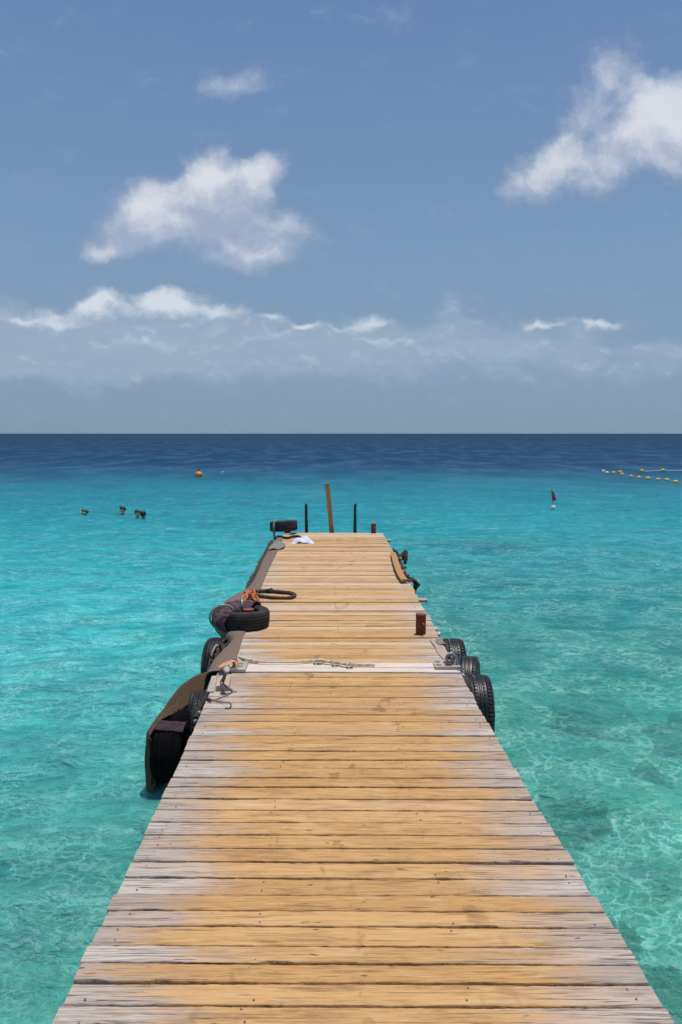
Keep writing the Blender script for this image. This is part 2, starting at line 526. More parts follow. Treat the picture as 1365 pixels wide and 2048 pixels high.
def water_mat():
    def b(g):
        geo = g.new('ShaderNodeNewGeometry').outputs['Position']
        sp = g.new('ShaderNodeSeparateXYZ', {0: geo})
        x, y = sp.outputs[0], sp.outputs[1]
        flat = g.vm('MULTIPLY', geo, (1, 1, 0))
        big = g.noise(flat, 0.085, 3, 0.55)
        mid = g.noise(g.vm('MULTIPLY', flat, (0.5, 1, 1)), 0.42, 5, 0.6)
        patch = g.noise(g.vm('MULTIPLY', flat, (0.55, 1, 1)), 0.16, 5, 0.62)
        dist = g.m('ADD', y, g.m('MULTIPLY', g.m('SUBTRACT', big, 0.5), 26.0))
        dist = g.m('MULTIPLY_ADD', g.m('ABSOLUTE', x), 0.0, dist)
        # colour the water body itself takes with depth
        lg = g.m('LOGARITHM', g.m('MAXIMUM', y, 1.0), 10.0)
        lg = g.m('MULTIPLY_ADD', g.m('SUBTRACT', big, 0.5), 0.20, lg)
        lg = g.m('MULTIPLY_ADD', g.m('SUBTRACT', mid, 0.5), 0.10, lg)
        bodyc = g.ramp(g.m('DIVIDE', lg, 4.0), [
            (0.10, (0.15, 0.62, 0.50)), (0.19, (0.095, 0.64, 0.58)), (0.27, (0.036, 0.55, 0.58)),
            (0.345, (0.016, 0.37, 0.44)), (0.385, (0.012, 0.270, 0.370)), (0.425, (0.010, 0.110, 0.215)),
            (0.46, (0.008, 0.052, 0.130)), (0.55, (0.007, 0.036, 0.098)), (0.8, (0.005, 0.018, 0.055))])
        # sea-grass and reef patches seen through the water
        pm = g.m('MULTIPLY', g.step(patch, 0.53, 0.68), g.step(y, 60.0, 30.0))
        pm = g.m('MULTIPLY', pm, g.step(y, 5.0, 14.0))
        bodyc = g.mix(g.m('MULTIPLY', pm, 0.75), bodyc, (0.02, 0.18, 0.25))
        # nearer the shore the bottom turns stony: brown-green beds with pale coral lumps between
        reef = g.noise(g.vm('MULTIPLY', flat, (0.7, 1.1, 1)), 0.75, 7, 0.68, 0.4)
        rk = g.m('MULTIPLY', g.step(reef, 0.50, 0.62), g.m('MULTIPLY', g.step(x, -1.0, 1.5, 0.25, 1.0), g.step(y, 13.0, 5.0)))
        bodyc = g.mix(g.m('MULTIPLY', rk, 0.50), bodyc, (0.045, 0.24, 0.20))
        lump = g.noise(flat, 6.5, 4, 0.65)
        bodyc = g.mix(g.m('MULTIPLY', g.m('MULTIPLY', g.step(lump, 0.56, 0.68), g.step(y, 7.5, 3.5)), g.step(x, 0.5, 1.5, 0.15, 0.55)), bodyc, (0.42, 0.55, 0.27))
        bodyc = g.mix(g.m('MULTIPLY', g.m('MULTIPLY', g.step(lump, 0.46, 0.34), g.step(y, 8.5, 4.0)), g.step(x, 0.5, 1.5, 0.2, 0.6)), bodyc, (0.05, 0.17, 0.12))
        # waves
        w1 = g.noise(g.vm('MULTIPLY', flat, (0.8, 1.5, 1)), 1.1, 4, 0.6, 0.3)
        w2 = g.noise(g.vm('MULTIPLY', flat, (0.75, 1.25, 1)), 4.5, 5, 0.62, 0.8)
        w3 = g.noise(g.vm('MULTIPLY', flat, (0.30, 0.75, 1)), 0.55, 4, 0.6, 0.2)
        w4 = g.noise(g.vm('MULTIPLY', flat, (0.6, 0.22, 1)), 0.5, 8, 0.70, 0.3)
        hgt = g.m('ADD', g.m('MULTIPLY', w1, 0.34), g.m('MULTIPLY', w2, 0.15))
        hgt = g.m('ADD', hgt, g.m('MULTIPLY', w3, 0.6))
        w5 = g.noise(g.vm('MULTIPLY', flat, (0.8, 1.3, 1)), 13.0, 4, 0.6, 0.6)
        hgt = g.m('MULTIPLY_ADD', w5, 0.055, hgt)
        bp = g.new('ShaderNodeBump', {'Height': hgt, 'Strength': 1.0, 'Distance': 1.0}).outputs[0]
        # wave light and shade painted into the body colour: dark troughs, pale crests
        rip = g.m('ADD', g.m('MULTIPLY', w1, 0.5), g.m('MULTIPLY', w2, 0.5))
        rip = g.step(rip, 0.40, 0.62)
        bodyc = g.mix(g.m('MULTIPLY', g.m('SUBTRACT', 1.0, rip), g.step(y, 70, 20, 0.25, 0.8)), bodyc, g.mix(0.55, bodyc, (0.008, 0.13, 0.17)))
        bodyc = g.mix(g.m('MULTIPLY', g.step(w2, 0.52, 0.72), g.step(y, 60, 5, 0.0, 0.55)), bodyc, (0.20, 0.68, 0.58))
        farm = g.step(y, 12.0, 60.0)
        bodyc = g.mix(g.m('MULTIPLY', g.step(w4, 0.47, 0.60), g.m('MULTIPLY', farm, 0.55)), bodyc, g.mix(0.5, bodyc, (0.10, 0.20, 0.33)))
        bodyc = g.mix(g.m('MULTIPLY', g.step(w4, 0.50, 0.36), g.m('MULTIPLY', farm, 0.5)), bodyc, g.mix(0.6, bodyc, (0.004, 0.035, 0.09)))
        # ripple-focused light painted as a bright net into body colour and tint
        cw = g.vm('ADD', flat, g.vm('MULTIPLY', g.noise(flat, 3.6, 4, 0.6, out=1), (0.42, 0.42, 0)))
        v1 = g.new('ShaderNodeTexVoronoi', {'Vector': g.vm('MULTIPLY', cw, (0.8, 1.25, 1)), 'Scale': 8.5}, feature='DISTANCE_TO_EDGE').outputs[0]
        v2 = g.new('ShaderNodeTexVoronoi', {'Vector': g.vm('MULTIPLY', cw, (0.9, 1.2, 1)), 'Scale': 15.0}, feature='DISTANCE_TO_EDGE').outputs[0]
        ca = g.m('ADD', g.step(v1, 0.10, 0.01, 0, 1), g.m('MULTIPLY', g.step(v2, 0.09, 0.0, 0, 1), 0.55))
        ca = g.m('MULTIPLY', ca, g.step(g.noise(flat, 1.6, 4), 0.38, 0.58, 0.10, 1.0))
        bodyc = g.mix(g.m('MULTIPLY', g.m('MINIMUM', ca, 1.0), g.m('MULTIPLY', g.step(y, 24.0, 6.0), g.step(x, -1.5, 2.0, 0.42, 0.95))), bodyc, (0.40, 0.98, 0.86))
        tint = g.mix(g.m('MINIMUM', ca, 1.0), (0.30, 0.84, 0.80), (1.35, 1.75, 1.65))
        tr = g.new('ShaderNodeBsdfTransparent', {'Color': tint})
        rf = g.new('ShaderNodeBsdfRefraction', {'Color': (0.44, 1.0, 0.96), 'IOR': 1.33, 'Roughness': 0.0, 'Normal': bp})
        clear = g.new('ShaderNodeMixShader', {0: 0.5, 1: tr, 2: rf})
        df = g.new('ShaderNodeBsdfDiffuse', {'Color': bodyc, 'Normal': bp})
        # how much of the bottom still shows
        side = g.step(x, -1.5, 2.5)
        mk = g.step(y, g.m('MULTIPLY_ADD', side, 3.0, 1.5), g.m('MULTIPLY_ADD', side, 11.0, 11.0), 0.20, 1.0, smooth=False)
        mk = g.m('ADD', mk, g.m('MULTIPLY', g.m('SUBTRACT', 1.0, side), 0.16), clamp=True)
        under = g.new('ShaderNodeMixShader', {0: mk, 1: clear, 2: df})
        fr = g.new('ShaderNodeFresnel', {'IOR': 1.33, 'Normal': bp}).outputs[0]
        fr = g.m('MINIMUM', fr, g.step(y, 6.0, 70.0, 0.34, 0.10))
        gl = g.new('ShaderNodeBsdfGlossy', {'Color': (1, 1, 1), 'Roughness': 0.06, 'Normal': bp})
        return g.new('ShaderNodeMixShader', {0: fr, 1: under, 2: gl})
    return mat('sea_water', b)


def sand_mat():
    def b(g):
        co = g.new('ShaderNodeNewGeometry').outputs['Position']
        n = g.noise(co, 1.3, 7, 0.68)
        n2 = g.noise(co, 9, 6, 0.66)
        c = g.mix(g.step(n, 0.42, 0.62), (0.90, 0.88, 0.78), (0.50, 0.50, 0.36))
        c = g.mix(g.m('MULTIPLY', g.step(n2, 0.5, 0.68), 0.8), c, (0.16, 0.17, 0.09))
        bp = g.new('ShaderNodeBump', {'Height': n2, 'Strength': 0.8, 'Distance': 0.06})
        return g.new('ShaderNodeBsdfDiffuse', {'Color': c, 'Normal': bp})
    return mat('seabed_sand', b)


M_WOOD = wood_mat()
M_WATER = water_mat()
M_SAND = sand_mat()
M_BEAM = simple('dark_beam', (0.10, 0.07, 0.045), (0.20, 0.14, 0.09), 0.85, 6, 0.4)
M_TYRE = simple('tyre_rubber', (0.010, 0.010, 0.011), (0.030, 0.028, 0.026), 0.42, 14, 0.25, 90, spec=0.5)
M_TYRESHADE = simple('shade_black_rubber', (0.003, 0.003, 0.004), (0.006, 0.006, 0.006), 0.85, 14, 0.25, 90, spec=0.08)  # tyre rubber darkened in its colour to stand for shade under the carpet
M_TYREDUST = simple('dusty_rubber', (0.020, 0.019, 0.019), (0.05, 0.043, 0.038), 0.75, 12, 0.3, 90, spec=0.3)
M_RUST = simple('rusted_steel', (0.20, 0.055, 0.028), (0.085, 0.030, 0.020), 0.75, 30, 0.5, 120, spec=0.3)
M_RUSTCAP = simple('rusted_cap', (0.30, 0.10, 0.05), (0.17, 0.06, 0.035), 0.8, 30, 0.5, 120, spec=0.3)
M_POST = simple('tan_timber', (0.50, 0.27, 0.09), (0.34, 0.17, 0.055), 0.8, 18, 0.4, 60, stretch=(4, 4, .5))
M_POSTTOP = simple('grey_timber_end', (0.42, 0.28, 0.15), (0.26, 0.17, 0.1), 0.85, 30, 0.4, 90)
M_BLACK = simple('black_paint', (0.006, 0.008, 0.009), (0.014, 0.016, 0.016), 0.45, 20, 0.2, 90)
M_CARPET = simple('brown_carpet', (0.135, 0.090, 0.054), (0.075, 0.050, 0.031), 0.95, 95, 0.9, 220, lo=.38, hi=.62, spec=0.1, dist=0.006)
M_MAT = simple('grey_brown_carpet', (0.225, 0.165, 0.125), (0.165, 0.12, 0.09), 0.95, 60, 0.6, 260, spec=0.1)
M_MATGREY = simple('grey_rubber_mat', (0.27, 0.245, 0.215), (0.19, 0.17, 0.15), 0.9, 30, 0.4, 200, spec=0.2)
M_PURPLE = simple('plum_cloth', (0.085, 0.042, 0.055), (0.155, 0.09, 0.10), 0.95, 22, 0.8, 160, spec=0.1, dist=0.008)
M_GREEN = simple('green_hose', (0.01, 0.17, 0.075), (0.02, 0.25, 0.11), 0.25, 12, 0.05, spec=0.8)
M_GREENW = simple('pale_green_stripe', (0.55, 0.75, 0.6), (0.65, 0.8, 0.65), 0.4, 12, 0.05)
M_ORANGE = simple('orange_rope', (0.62, 0.20, 0.075), (0.42, 0.12, 0.05), 0.9, 60, 0.6, 200)
M_PEACH = simple('faded_orange_cloth', (0.80, 0.42, 0.27), (0.62, 0.30, 0.17), 0.9, 40, 0.5, 200)
M_BROPE = simple('black_rope', (0.012, 0.011, 0.010), (0.030, 0.026, 0.022), 0.8, 60, 0.5, 200)
M_BRROPE = simple('dark_brown_rope', (0.040, 0.028, 0.018), (0.075, 0.055, 0.036), 0.9, 60, 0.5, 200)
M_TROPE = simple('tan_rope', (0.66, 0.55, 0.38), (0.48, 0.38, 0.25), 0.9, 60, 0.6, 220)
M_GROPE = simple('grey_rope', (0.38, 0.37, 0.35), (0.20, 0.19, 0.18), 0.9, 70, 0.6, 220)
M_PLATE = simple('galvanised_plate', (0.40, 0.36, 0.29), (0.50, 0.46, 0.38), 0.55, 12, 0.25, 80, metal=0.25)
M_STEEL = simple('worn_steel', (0.33, 0.32, 0.34), (0.18, 0.17, 0.18), 0.45, 40, 0.3, 90, metal=0.6)
M_TEAL = simple('green_patina', (0.10, 0.20, 0.17), (0.05, 0.10, 0.09), 0.6, 40, 0.3, 90, metal=0.3)
M_BLOCK = simple('tan_wood_block', (0.55, 0.42, 0.27), (0.42, 0.30, 0.18), 0.85, 20, 0.4, 90)  # tan wood tone of the hinge block and left hinge pins
M_CLOTH = simple('white_cloth', (0.74, 0.76, 0.88), (0.66, 0.69, 0.85), 0.9, 10, 0.3, 90)
M_YELLOW = simple('yellow_float', (0.78, 0.50, 0.03), (0.66, 0.38, 0.02), 0.4, 8, 0.1)
M_BUOY = simple('orange_float', (0.85, 0.24, 0.015), (0.75, 0.19, 0.012), 0.4, 8, 0.1)
M_WHITE = simple('white_plastic', (0.80, 0.80, 0.80), (0.72, 0.73, 0.74), 0.4, 8, 0.1)
M_FLAG = simple('maroon_flag', (0.50, 0.05, 0.09), (0.36, 0.04, 0.07), 0.8, 8, 0.2)
M_PINK = simple('pale_stripe', (0.60, 0.45, 0.48), (0.5, 0.36, 0.4), 0.8, 8, 0.2)
M_SKIN = simple('skin', (0.32, 0.17, 0.11), (0.26, 0.13, 0.085), 0.5, 10, 0.1)
M_SKIN2 = simple('tanned_skin', (0.58, 0.34, 0.24), (0.48, 0.27, 0.19), 0.5, 10, 0.1)
M_HAIR = simple('wet_dark_hair', (0.010, 0.008, 0.007), (0.022, 0.016, 0.012), 0.35, 30, 0.6, 60, stretch=(1, 1, .3))
M_HAIR2 = simple('wet_brown_hair', (0.06, 0.038, 0.022), (0.10, 0.065, 0.038), 0.4, 30, 0.6, 60, stretch=(1, 1, .3))
M_STRAP = simple('yellow_strap', (0.75, 0.50, 0.04), (0.7, 0.45, 0.03), 0.5, 8, 0.1)
M_ROCK = simple('reef_rock', (0.02, 0.035, 0.02), (0.12, 0.13, 0.07), 0.9, 5, 0.8, 18, dist=0.05)
M_FISHY = simple('fish_yellow', (0.90, 0.85, 0.45), (0.85, 0.75, 0.2), 0.4, 8, 0.1)
M_FISHB = simple('fish_blue', (0.10, 0.25, 0.65), (0.14, 0.32, 0.7), 0.4, 8, 0.1)
M_CORD = simple('maroon_cord', (0.14, 0.045, 0.05), (0.09, 0.03, 0.035), 0.9, 40, 0.3, 200)
M_FLOAT = simple('black_pontoon', (0.015, 0.017, 0.02), (0.03, 0.03, 0.03), 0.6, 8, 0.2)


# ------------------------------------------------------------------ sea surface and seabed
def ring_radii():
    r, out = 0.8, []
    while r < 45:
        out.append(r); r *= 1.0125
    while r < 18000:
        out.append(r); r *= 1.06
    return np.array(out)


def ring_angles():
    a = np.concatenate([np.linspace(-34, 34, 340), np.linspace(36, 324, 110)])
    return np.radians(a)


def ring_mesh(name, rr, aa, zfun, m):
    nr, na = len(rr), len(aa)
    Rg, Ag = np.meshgrid(rr, aa, indexing='ij')
    X, Y = Rg * np.sin(Ag), Rg * np.cos(Ag)
    Z = zfun(X, Y, Rg)
    co = np.stack([X, Y, Z], -1).reshape(-1, 3)
    co = np.concatenate([co, [[0, 0, float(Z[0].mean())]]])
    i = np.arange(nr - 1)[:, None] * na
    j = np.arange(na)[None, :]
    j2 = (j + 1) % na
    q = np.stack([i + j, i + na + j, i + na + j2, i + j2], -1).reshape(-1, 4)
    fan = np.stack([np.full(na, nr * na), np.arange(na), (np.arange(na) + 1) % na], -1)
    me = bpy.data.meshes.new(name)
    me.vertices.add(len(co))
    me.vertices.foreach_set('co', co.ravel())
    nl = q.size + fan.size
    me.loops.add(nl)
    me.loops.foreach_set('vertex_index', np.concatenate([q.ravel()[::1], fan.ravel()]).astype(np.int32))
    me.polygons.add(len(q) + len(fan))
    st = np.concatenate([np.arange(len(q)) * 4, len(q) * 4 + np.arange(len(fan)) * 3])
    me.polygons.foreach_set('loop_start', st.astype(np.int32))
    me.update(calc_edges=True)
    me.validate()
    me.polygons.foreach_set('use_smooth', [True] * len(me.polygons))
    me.flip_normals() if me.polygons[0].normal.z < 0 else None
    me.materials.append(m)
    o = bpy.data.objects.new(name, me)
    C.objects.link(o)
    return tag(o, kind='structure')


rs = np.random.RandomState(3)


def waves(X, Y, Rg):
    Z = np.zeros_like(X)
    sp = np.maximum(Rg * 0.0125, 0.012) * np.where(Rg > 45, 5, 1)
    for k in range(46):
        lam = 0.32 * (4.6 / 0.32) ** (k / 45)
        th = rs.normal(0, 0.75) + 0.25
        ph = rs.uniform(0, 2 * PI)
        amp = 0.0042 * lam ** 0.85
        kx, ky = math.sin(th) * 2 * PI / lam, math.cos(th) * 2 * PI / lam
        fade = np.clip((lam / sp - 3.0) / 4.0, 0, 1)
        c = np.sin(kx * X + ky * Y + ph)
        Z += amp * fade * (1.0 - 2 * np.sqrt(np.abs(1 - (c + 1) / 2) + 1e-4) + 0.3)
    return Z


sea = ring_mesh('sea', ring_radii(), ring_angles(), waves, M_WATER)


def bed_depth(x, y):
    return -1.35 - 0.055 * max(y, 0) - 9.0 * (1 / (1 + math.exp(-(y - 55) / 6)))


def bed(X, Y, Rg):
    Z = -1.35 - 0.055 * np.maximum(Y, 0) - 9.0 / (1 + np.exp(-(np.clip(Y, -50, 200) - 55) / 6))
    Z = np.maximum(Z, -14)
    for k in range(26):
        lam = 0.5 * (9 / 0.5) ** (k / 25)
        th = rs.uniform(0, 2 * PI)
        ph = rs.uniform(0, 2 * PI)
        fade = np.clip((lam / np.maximum(Rg * 0.03, .03) - 2) / 3, 0, 1)
        Z += 0.014 * lam * fade * np.sin((math.sin(th) * X + math.cos(th) * Y) * 2 * PI / lam + ph)
    return Z


bed_r = np.concatenate([np.geomspace(0.8, 60, 150), np.geomspace(70, 18000, 30)])
ring_mesh('seabed', bed_r, np.radians(np.concatenate([np.linspace(-36, 36, 150), np.linspace(40, 320, 50)])), bed, M_SAND)


def rock(px, py, rx, ry, h, label, seed):
    """reef head on the bottom seen at this place through the water"""
    p0 = at(px, py, -1.0)
    z = bed_depth(p0.x, p0.y)
    p = at(px, py, z + h * 0.5)
    bm = bmesh.new()
    bmesh.ops.create_icosphere(bm, subdivisions=5, radius=1)
    for v in bm.verts:
        q = v.co.copy()
        d = 1 + 0.55 * mn.noise(q * 1.3 + Vector((seed, 0, 0))) + 0.38 * mn.noise(q * 3.4 + Vector((0, seed, 0))) + 0.22 * mn.noise(q * 8 + Vector((0, 0, seed)))
        v.co = Vector((q.x * d * rx, q.y * d * ry, q.z * d * h))
    me = bpy.data.meshes.new('reef_rock')
    bm.to_mesh(me); bm.free()
    me.materials.append(M_ROCK)
    me.polygons.foreach_set('use_smooth', [True] * len(me.polygons))
    o = bpy.data.objects.new('reef_rock', me)
    C.objects.link(o)
    o.location = (p.x, p.y, z + 0.05)
    tag(o, label, 'rock', 'reef rocks on the seabed')


for i, a in enumerate([
    (1160, 1645, .42, .36, .34, 'large dark reef rock under clear water right of the near deck, below the hanging tyres'),
    (14, 1895, .36, .30, .42, 'dark reef rock under the water at the lower left edge of the picture'),
    (1185, 1415, .52, .36, .32, 'submerged rock patch out to the right of the three hanging tyres'),
    (1350, 1465, .36, .32, .30, 'submerged dark rock at the right edge level with the nearest right tyre'),
    (1280, 1570, .36, .20, .25, 'small rock ledge under the water near the right edge, beyond the large reef rock'),
    (1130, 1222, .70, .30, .45, 'distant submerged rock patch right of the red bollard'),
    (1330, 1990, .22, .20, .18, 'shallow brown reef rock in the lower right corner'),
    (1240, 1880, .15, .13, .14, 'small mossy rock beside the near right deck edge')]):
    rock(*a, seed=i * 7.3)


# ------------------------------------------------------------------ pier
pier = empty('wooden_pier', (0, 7, DECK), 'long wooden pier of orange-brown planks with bleached grey ends', 'pier')


def lerp_tab(tab, y):
    if y <= tab[0][0]: return tab[0][1]
    for (a, va), (b, vb) in zip(tab, tab[1:]):
        if y <= b: return va + (vb - va) * (y - a) / (b - a)
    return tab[-1][1]


LEFT = [(0.3, -.965), (2.5, -.985), (4.1, -.985), (6.3, -1.035), (6.4, -1.03), (7.6, -1.04), (9, -1.10), (15.3, -1.15)]
RIGHT = [(0.3, 1.16), (2.5, 1.131), (4.1, 1.045), (5.0, 1.02), (6.3, 1.005), (9, .94), (12, .90), (15.3, .835)]


class Deck(MB):
    def __init__(s):
        super().__init__()
        s.attr = []

    def plank(s, y0, y1, white=0.0, th=0.034, z=DECK, xl=None, xr=None, tilt=None, zoff=None):
        """one board: many stations along X, chipped wavering edges, rounded arrises"""
        rng = random
        xl = lerp_tab(LEFT, y0) + rng.gauss(0, .004) if xl is None else xl
        xr = lerp_tab(RIGHT, y0) + rng.gauss(0, .0045) if xr is None else xr
        near = y0 < 6.6
        n = 150 if y0 < 4.5 else (80 if near else 30)
        sd_ = rng.uniform(0, 1000)
        zo = rng.uniform(-.003, .0025) if zoff is None else zoff
        tl = rng.gauss(0, .0018) if tilt is None else tilt
        skew = -0.0065 if near else 0.0
        r1, r2 = rng.random(), rng.random()
        bow = rng.uniform(-.006, .006)
        A = .0042 if near else .003
        rough_side = rng.choice((0, 1))
        rows = []
        for i in range(n + 1):
            t = i / n
            x = xl + (xr - xl) * t
            sk = skew * x
            e0 = A * mn.noise(Vector((x * 3.1, sd_, 0))) + A * .8 * mn.noise(Vector((x * 14, sd_, 4))) + A * .5 * mn.noise(Vector((x * 45, sd_, 9)))
            e1 = A * mn.noise(Vector((x * 3.1, sd_, 20))) + A * .8 * mn.noise(Vector((x * 14, sd_, 24))) + A * .5 * mn.noise(Vector((x * 45, sd_, 29)))
            # occasional splintered chips along one edge
            ch = max(0.0, mn.noise(Vector((x * 5.5, sd_, 50))) - .22) * .018
            if rough_side: e0 += ch
            else: e1 -= ch
            zz = z + zo + tl * (t - .5) * 2 + bow * (4 * (t - .5) ** 2) * .5 + .0012 * mn.noise(Vector((x * 6, sd_, 70)))
            a, b = y0 + e0 + sk, y1 + e1 + sk
            c = .004
            prof = [(a, zz - th), (a, zz - c), (a + c * .35, zz - c * .3), (a + c, zz), ((a + b) / 2, zz + .0008), (b - c, zz), (b - c * .35, zz - c * .3), (b, zz - c), (b, zz - th)]
            xo = 0
            if i == 0: xo = .003 * mn.noise(Vector((sd_, 1, 1)))
            rows.append([(x + xo, p[0], p[1]) for p in prof])
        m = 9
        vs = [p for r in rows for p in r]
        fs = []
        for i in range(n):
            for k in range(m):
                l = (k + 1) % m
                fs.append((i * m + k, i * m + l, (i + 1) * m + l, (i + 1) * m + k))
        fs.append(tuple(range(m)))
        fs.append(tuple(n * m + k for k in range(m - 1, -1, -1)))
        s.add(vs, fs)
        s.attr += [(r1, r2, white)] * len(vs)

    def build(s, name, m, parent):
        o = super().build(name, m, parent, smooth=True, angle=50)
        at_ = o.data.attributes.new('plank', 'FLOAT_VECTOR', 'POINT')
        at_.data.foreach_set('vector', np.array(s.attr, dtype=np.float32).ravel())
        return o


def dof(y):                      # distance of a deck row seen at photo row y
    return at(682.5, y).y


seams = [2011, 1966.2, 1928.3, 1893, 1853.1, 1821.7, 1789.8, 1755.5, 1724.6, 1697.2, 1670.3, 1645.3, 1620.4, 1597.5, 1574.3, 1555.8,
         1536.5, 1519.4, 1502.2, 1486.4, 1471, 1457, 1442.4, 1429, 1417.5, 1405, 1394, 1383, 1372, 1363, 1354, 1345]
ys = [dof(s_) for s_ in seams]
y = ys[0]
front = []
while y > 0.35:
    y -= 0.108 + random.uniform(-.005, .005)
    front.append(y)
ys = front[::-1] + ys
deck = Deck()
FAINT = {round(dof(1821.7), 3), round(dof(1457), 3), round(dof(1405), 3), round(dof(1383), 3), round(dof(1363), 3)}
screws = MB()
for a, b in zip(ys, ys[1:]):
    ga = .0015 if round(a, 3) in FAINT else random.choice((.005, .007, .0075, .009))
    gb = .0015 if round(b, 3) in FAINT else random.choice((.003, .004, .005, .006))
    deck.plank(a + ga, b - gb, random.choice((0, 0, 0, 0, .06)))
    xl, xr = lerp_tab(LEFT, a), lerp_tab(RIGHT, a)
    for fx in (0.04, 0.31, 0.68, 0.965):
        for fy in (.24, .76):
            if random.random() < .55:
                x_ = xl + (xr - xl) * fx + random.gauss(0, .012)
                screws.lathe([(0, .0016), (.0028, .0016), (.0040, .0006), (.0040, -.004)], (x_, a + (b - a) * fy + random.gauss(0, .004) - .0065 * x_, DECK + .0018), 8)
deck.build('gangway_deck', M_WOOD, pier)
ys_sill = [dof(1344.5), dof(1336.2), dof(1326.5)]
sill = Deck()
for a, b in zip(ys_sill, ys_sill[1:]):
    sill.plank(a + .006, b - .002, 0.62, zoff=.004)
tag(sill.build('sill_planks', M_WOOD, pier), 'two chalky white planks across the joint of the pier')
far = Deck()
y = ys_sill[-1] + .003
k = 0
while y < dof(1065.5):
    wd = 0.113 + random.uniform(-.009, .009)
    k += 1
    xr = None
    if abs(y - dof(1199)) < .05: xr = lerp_tab(RIGHT, y) + .10
    if abs(y - dof(1080)) < .05: xr = lerp_tab(RIGHT, y) + .09
    wear = 0
    if 6.6 < y < 7.3: wear = random.uniform(-.03, .0)
    gp = random.choice((.0015, .002, .004, .006))
    far.plank(y + gp, y + wd - gp, random.choice((0, 0, 0, .1, .25)), xr=xr if xr else lerp_tab(RIGHT, y) + random.gauss(0, .009) + wear, zoff=random.uniform(-.006, .006))
    for fx in (0.06, 0.5, 0.95):
        if random.random() < .6 and y < 10:
            xl, xr_ = lerp_tab(LEFT, y), lerp_tab(RIGHT, y)
            screws.lathe([(0, .002), (.0035, .002), (.005, .0008), (.005, -.004)], (xl + (xr_ - xl) * fx, y + wd * .5, DECK + .004), 8)
    y += wd
FAR_END = y
far.build('float_deck', M_WOOD, pier)
so = screws.build('deck_screws', M_STEEL, pier)
so['kind'] = 'stuff'
# stringers, cross heads, pontoon, piles
st = MB()
for xs in ((-.90, -.94), (0.05, 0.0), (1.02, .93)):
    a, b = Vector((xs[0], .35, DECK - .125)), Vector((xs[1], 6.3, DECK - .125))
    d = b - a
    rz = Matrix.Rotation(math.atan2(d.y, d.x) - PI / 2, 3, 'Z')
    st.box((a + b) / 2, (.07, d.length, .17), rz)
st.build('stringers', M_BEAM, pier, smooth=False)
st = MB()
for xs in ((-1.02, -1.08), (-.1, -.14), (.90, .76)):
    a, b = Vector((xs[0], 6.5, DECK - .12)), Vector((xs[1], 15.05, DECK - .12))
    d = b - a
    rz = Matrix.Rotation(math.atan2(d.y, d.x) - PI / 2, 3, 'Z')
    st.box((a + b) / 2, (.08, d.length, .16), rz)
st.build('float_frame', M_BEAM, pier, smooth=False)
for i in range(4):
    yc = 7.6 + i * 2.1
    MB().box((-.1 - .012 * (yc - 6), yc, .22), (1.72, 1.9, .55), None, .05).build('pontoon', M_FLOAT, pier)
MB().box((.05, 1.1, -.35), (.22, .22, 1.6), None, .01).build('pile', M_BEAM, pier)
MB().box((.05, 1.1, DECK - .27), (1.9, .14, .12), None, .01).build('cross_beam', M_BEAM, pier)


# ------------------------------------------------------------------ tyres
def tyre_geo(R_, W, H, pattern=0, seed=0):
    """tread, shoulders and sidewalls of a tyre, axis along Z"""
    seg = 216
    prof = []
    nt = 29
    for i in range(nt):
        u = -1 + 2 * i / (nt - 1)
        prof.append(('t', u))
    side = [(R_ - .018, .5), (R_ - .045, .54), (R_ - H * .55, .56), (R_ - H * .8, .50), (R_ - H, .40), (R_ - H - .004, .33), (R_ - H + .012, .30), (R_ - H * .6, .47), (R_ - .03, .42)]
    vs = []
    ncol = nt + 2 * len(side)
    for s in range(seg):
        th = 2 * PI * s / seg
        col = []
        for kind, u in prof:
            r = R_ - .012 * abs(u) ** 3.5
            gcirc = min(abs(u - c) for c in ((-.55, -.18, .18, .55) if pattern != 1 else (-.62, -.22, .22, .62)))
            dep = 0
            if gcirc < .05: dep = .009
            nb = 54
            if pattern == 0:
                ph = (s / seg * nb + abs(u) * 1.1 + .25 * math.sin(u * 12)) % 1
                if ph < .24 and (abs(u) > .62 or abs(u) < .5): dep = max(dep, .006 if abs(u) < .6 else .009)
            elif pattern == 1:
                ph = (s / seg * nb + u * 2.2) % 1
                if ph < .26: dep = max(dep, .009)
            else:
                ph = (s / seg * nb + .3 * math.sin(u * 16)) % 1
                if ph < .2 and abs(u) > .5: dep = max(dep, .009)
            r -= dep
            col.append((r, u * W * .46))
        for rr, zz in side: col.append((rr, zz * W))
        for rr, zz in side[::-1]: col.append((rr, -zz * W))
        for r, z in col: vs.append((r * math.cos(th), r * math.sin(th), z))
    fs = []
    for s in range(seg):
        n_ = (s + 1) % seg
        for k in range(ncol):
            l = (k + 1) % ncol
            fs.append((s * ncol + k, n_ * ncol + k, n_ * ncol + l, s * ncol + l))
    return vs, fs


TY = {}


def tyre(loc, rot, label, pattern=0, R_=.275, W=.20, H=.11, m=None, group='old tyres used as fenders'):
    key = (pattern, R_, W)
    mb = MB().add(*tyre_geo(R_, W, H, pattern))
    o = mb.build('tyre', m or M_TYRE, None, angle=28)
    o.location = loc
    o.rotation_euler = rot
    return tag(o, label, 'tyre', group)


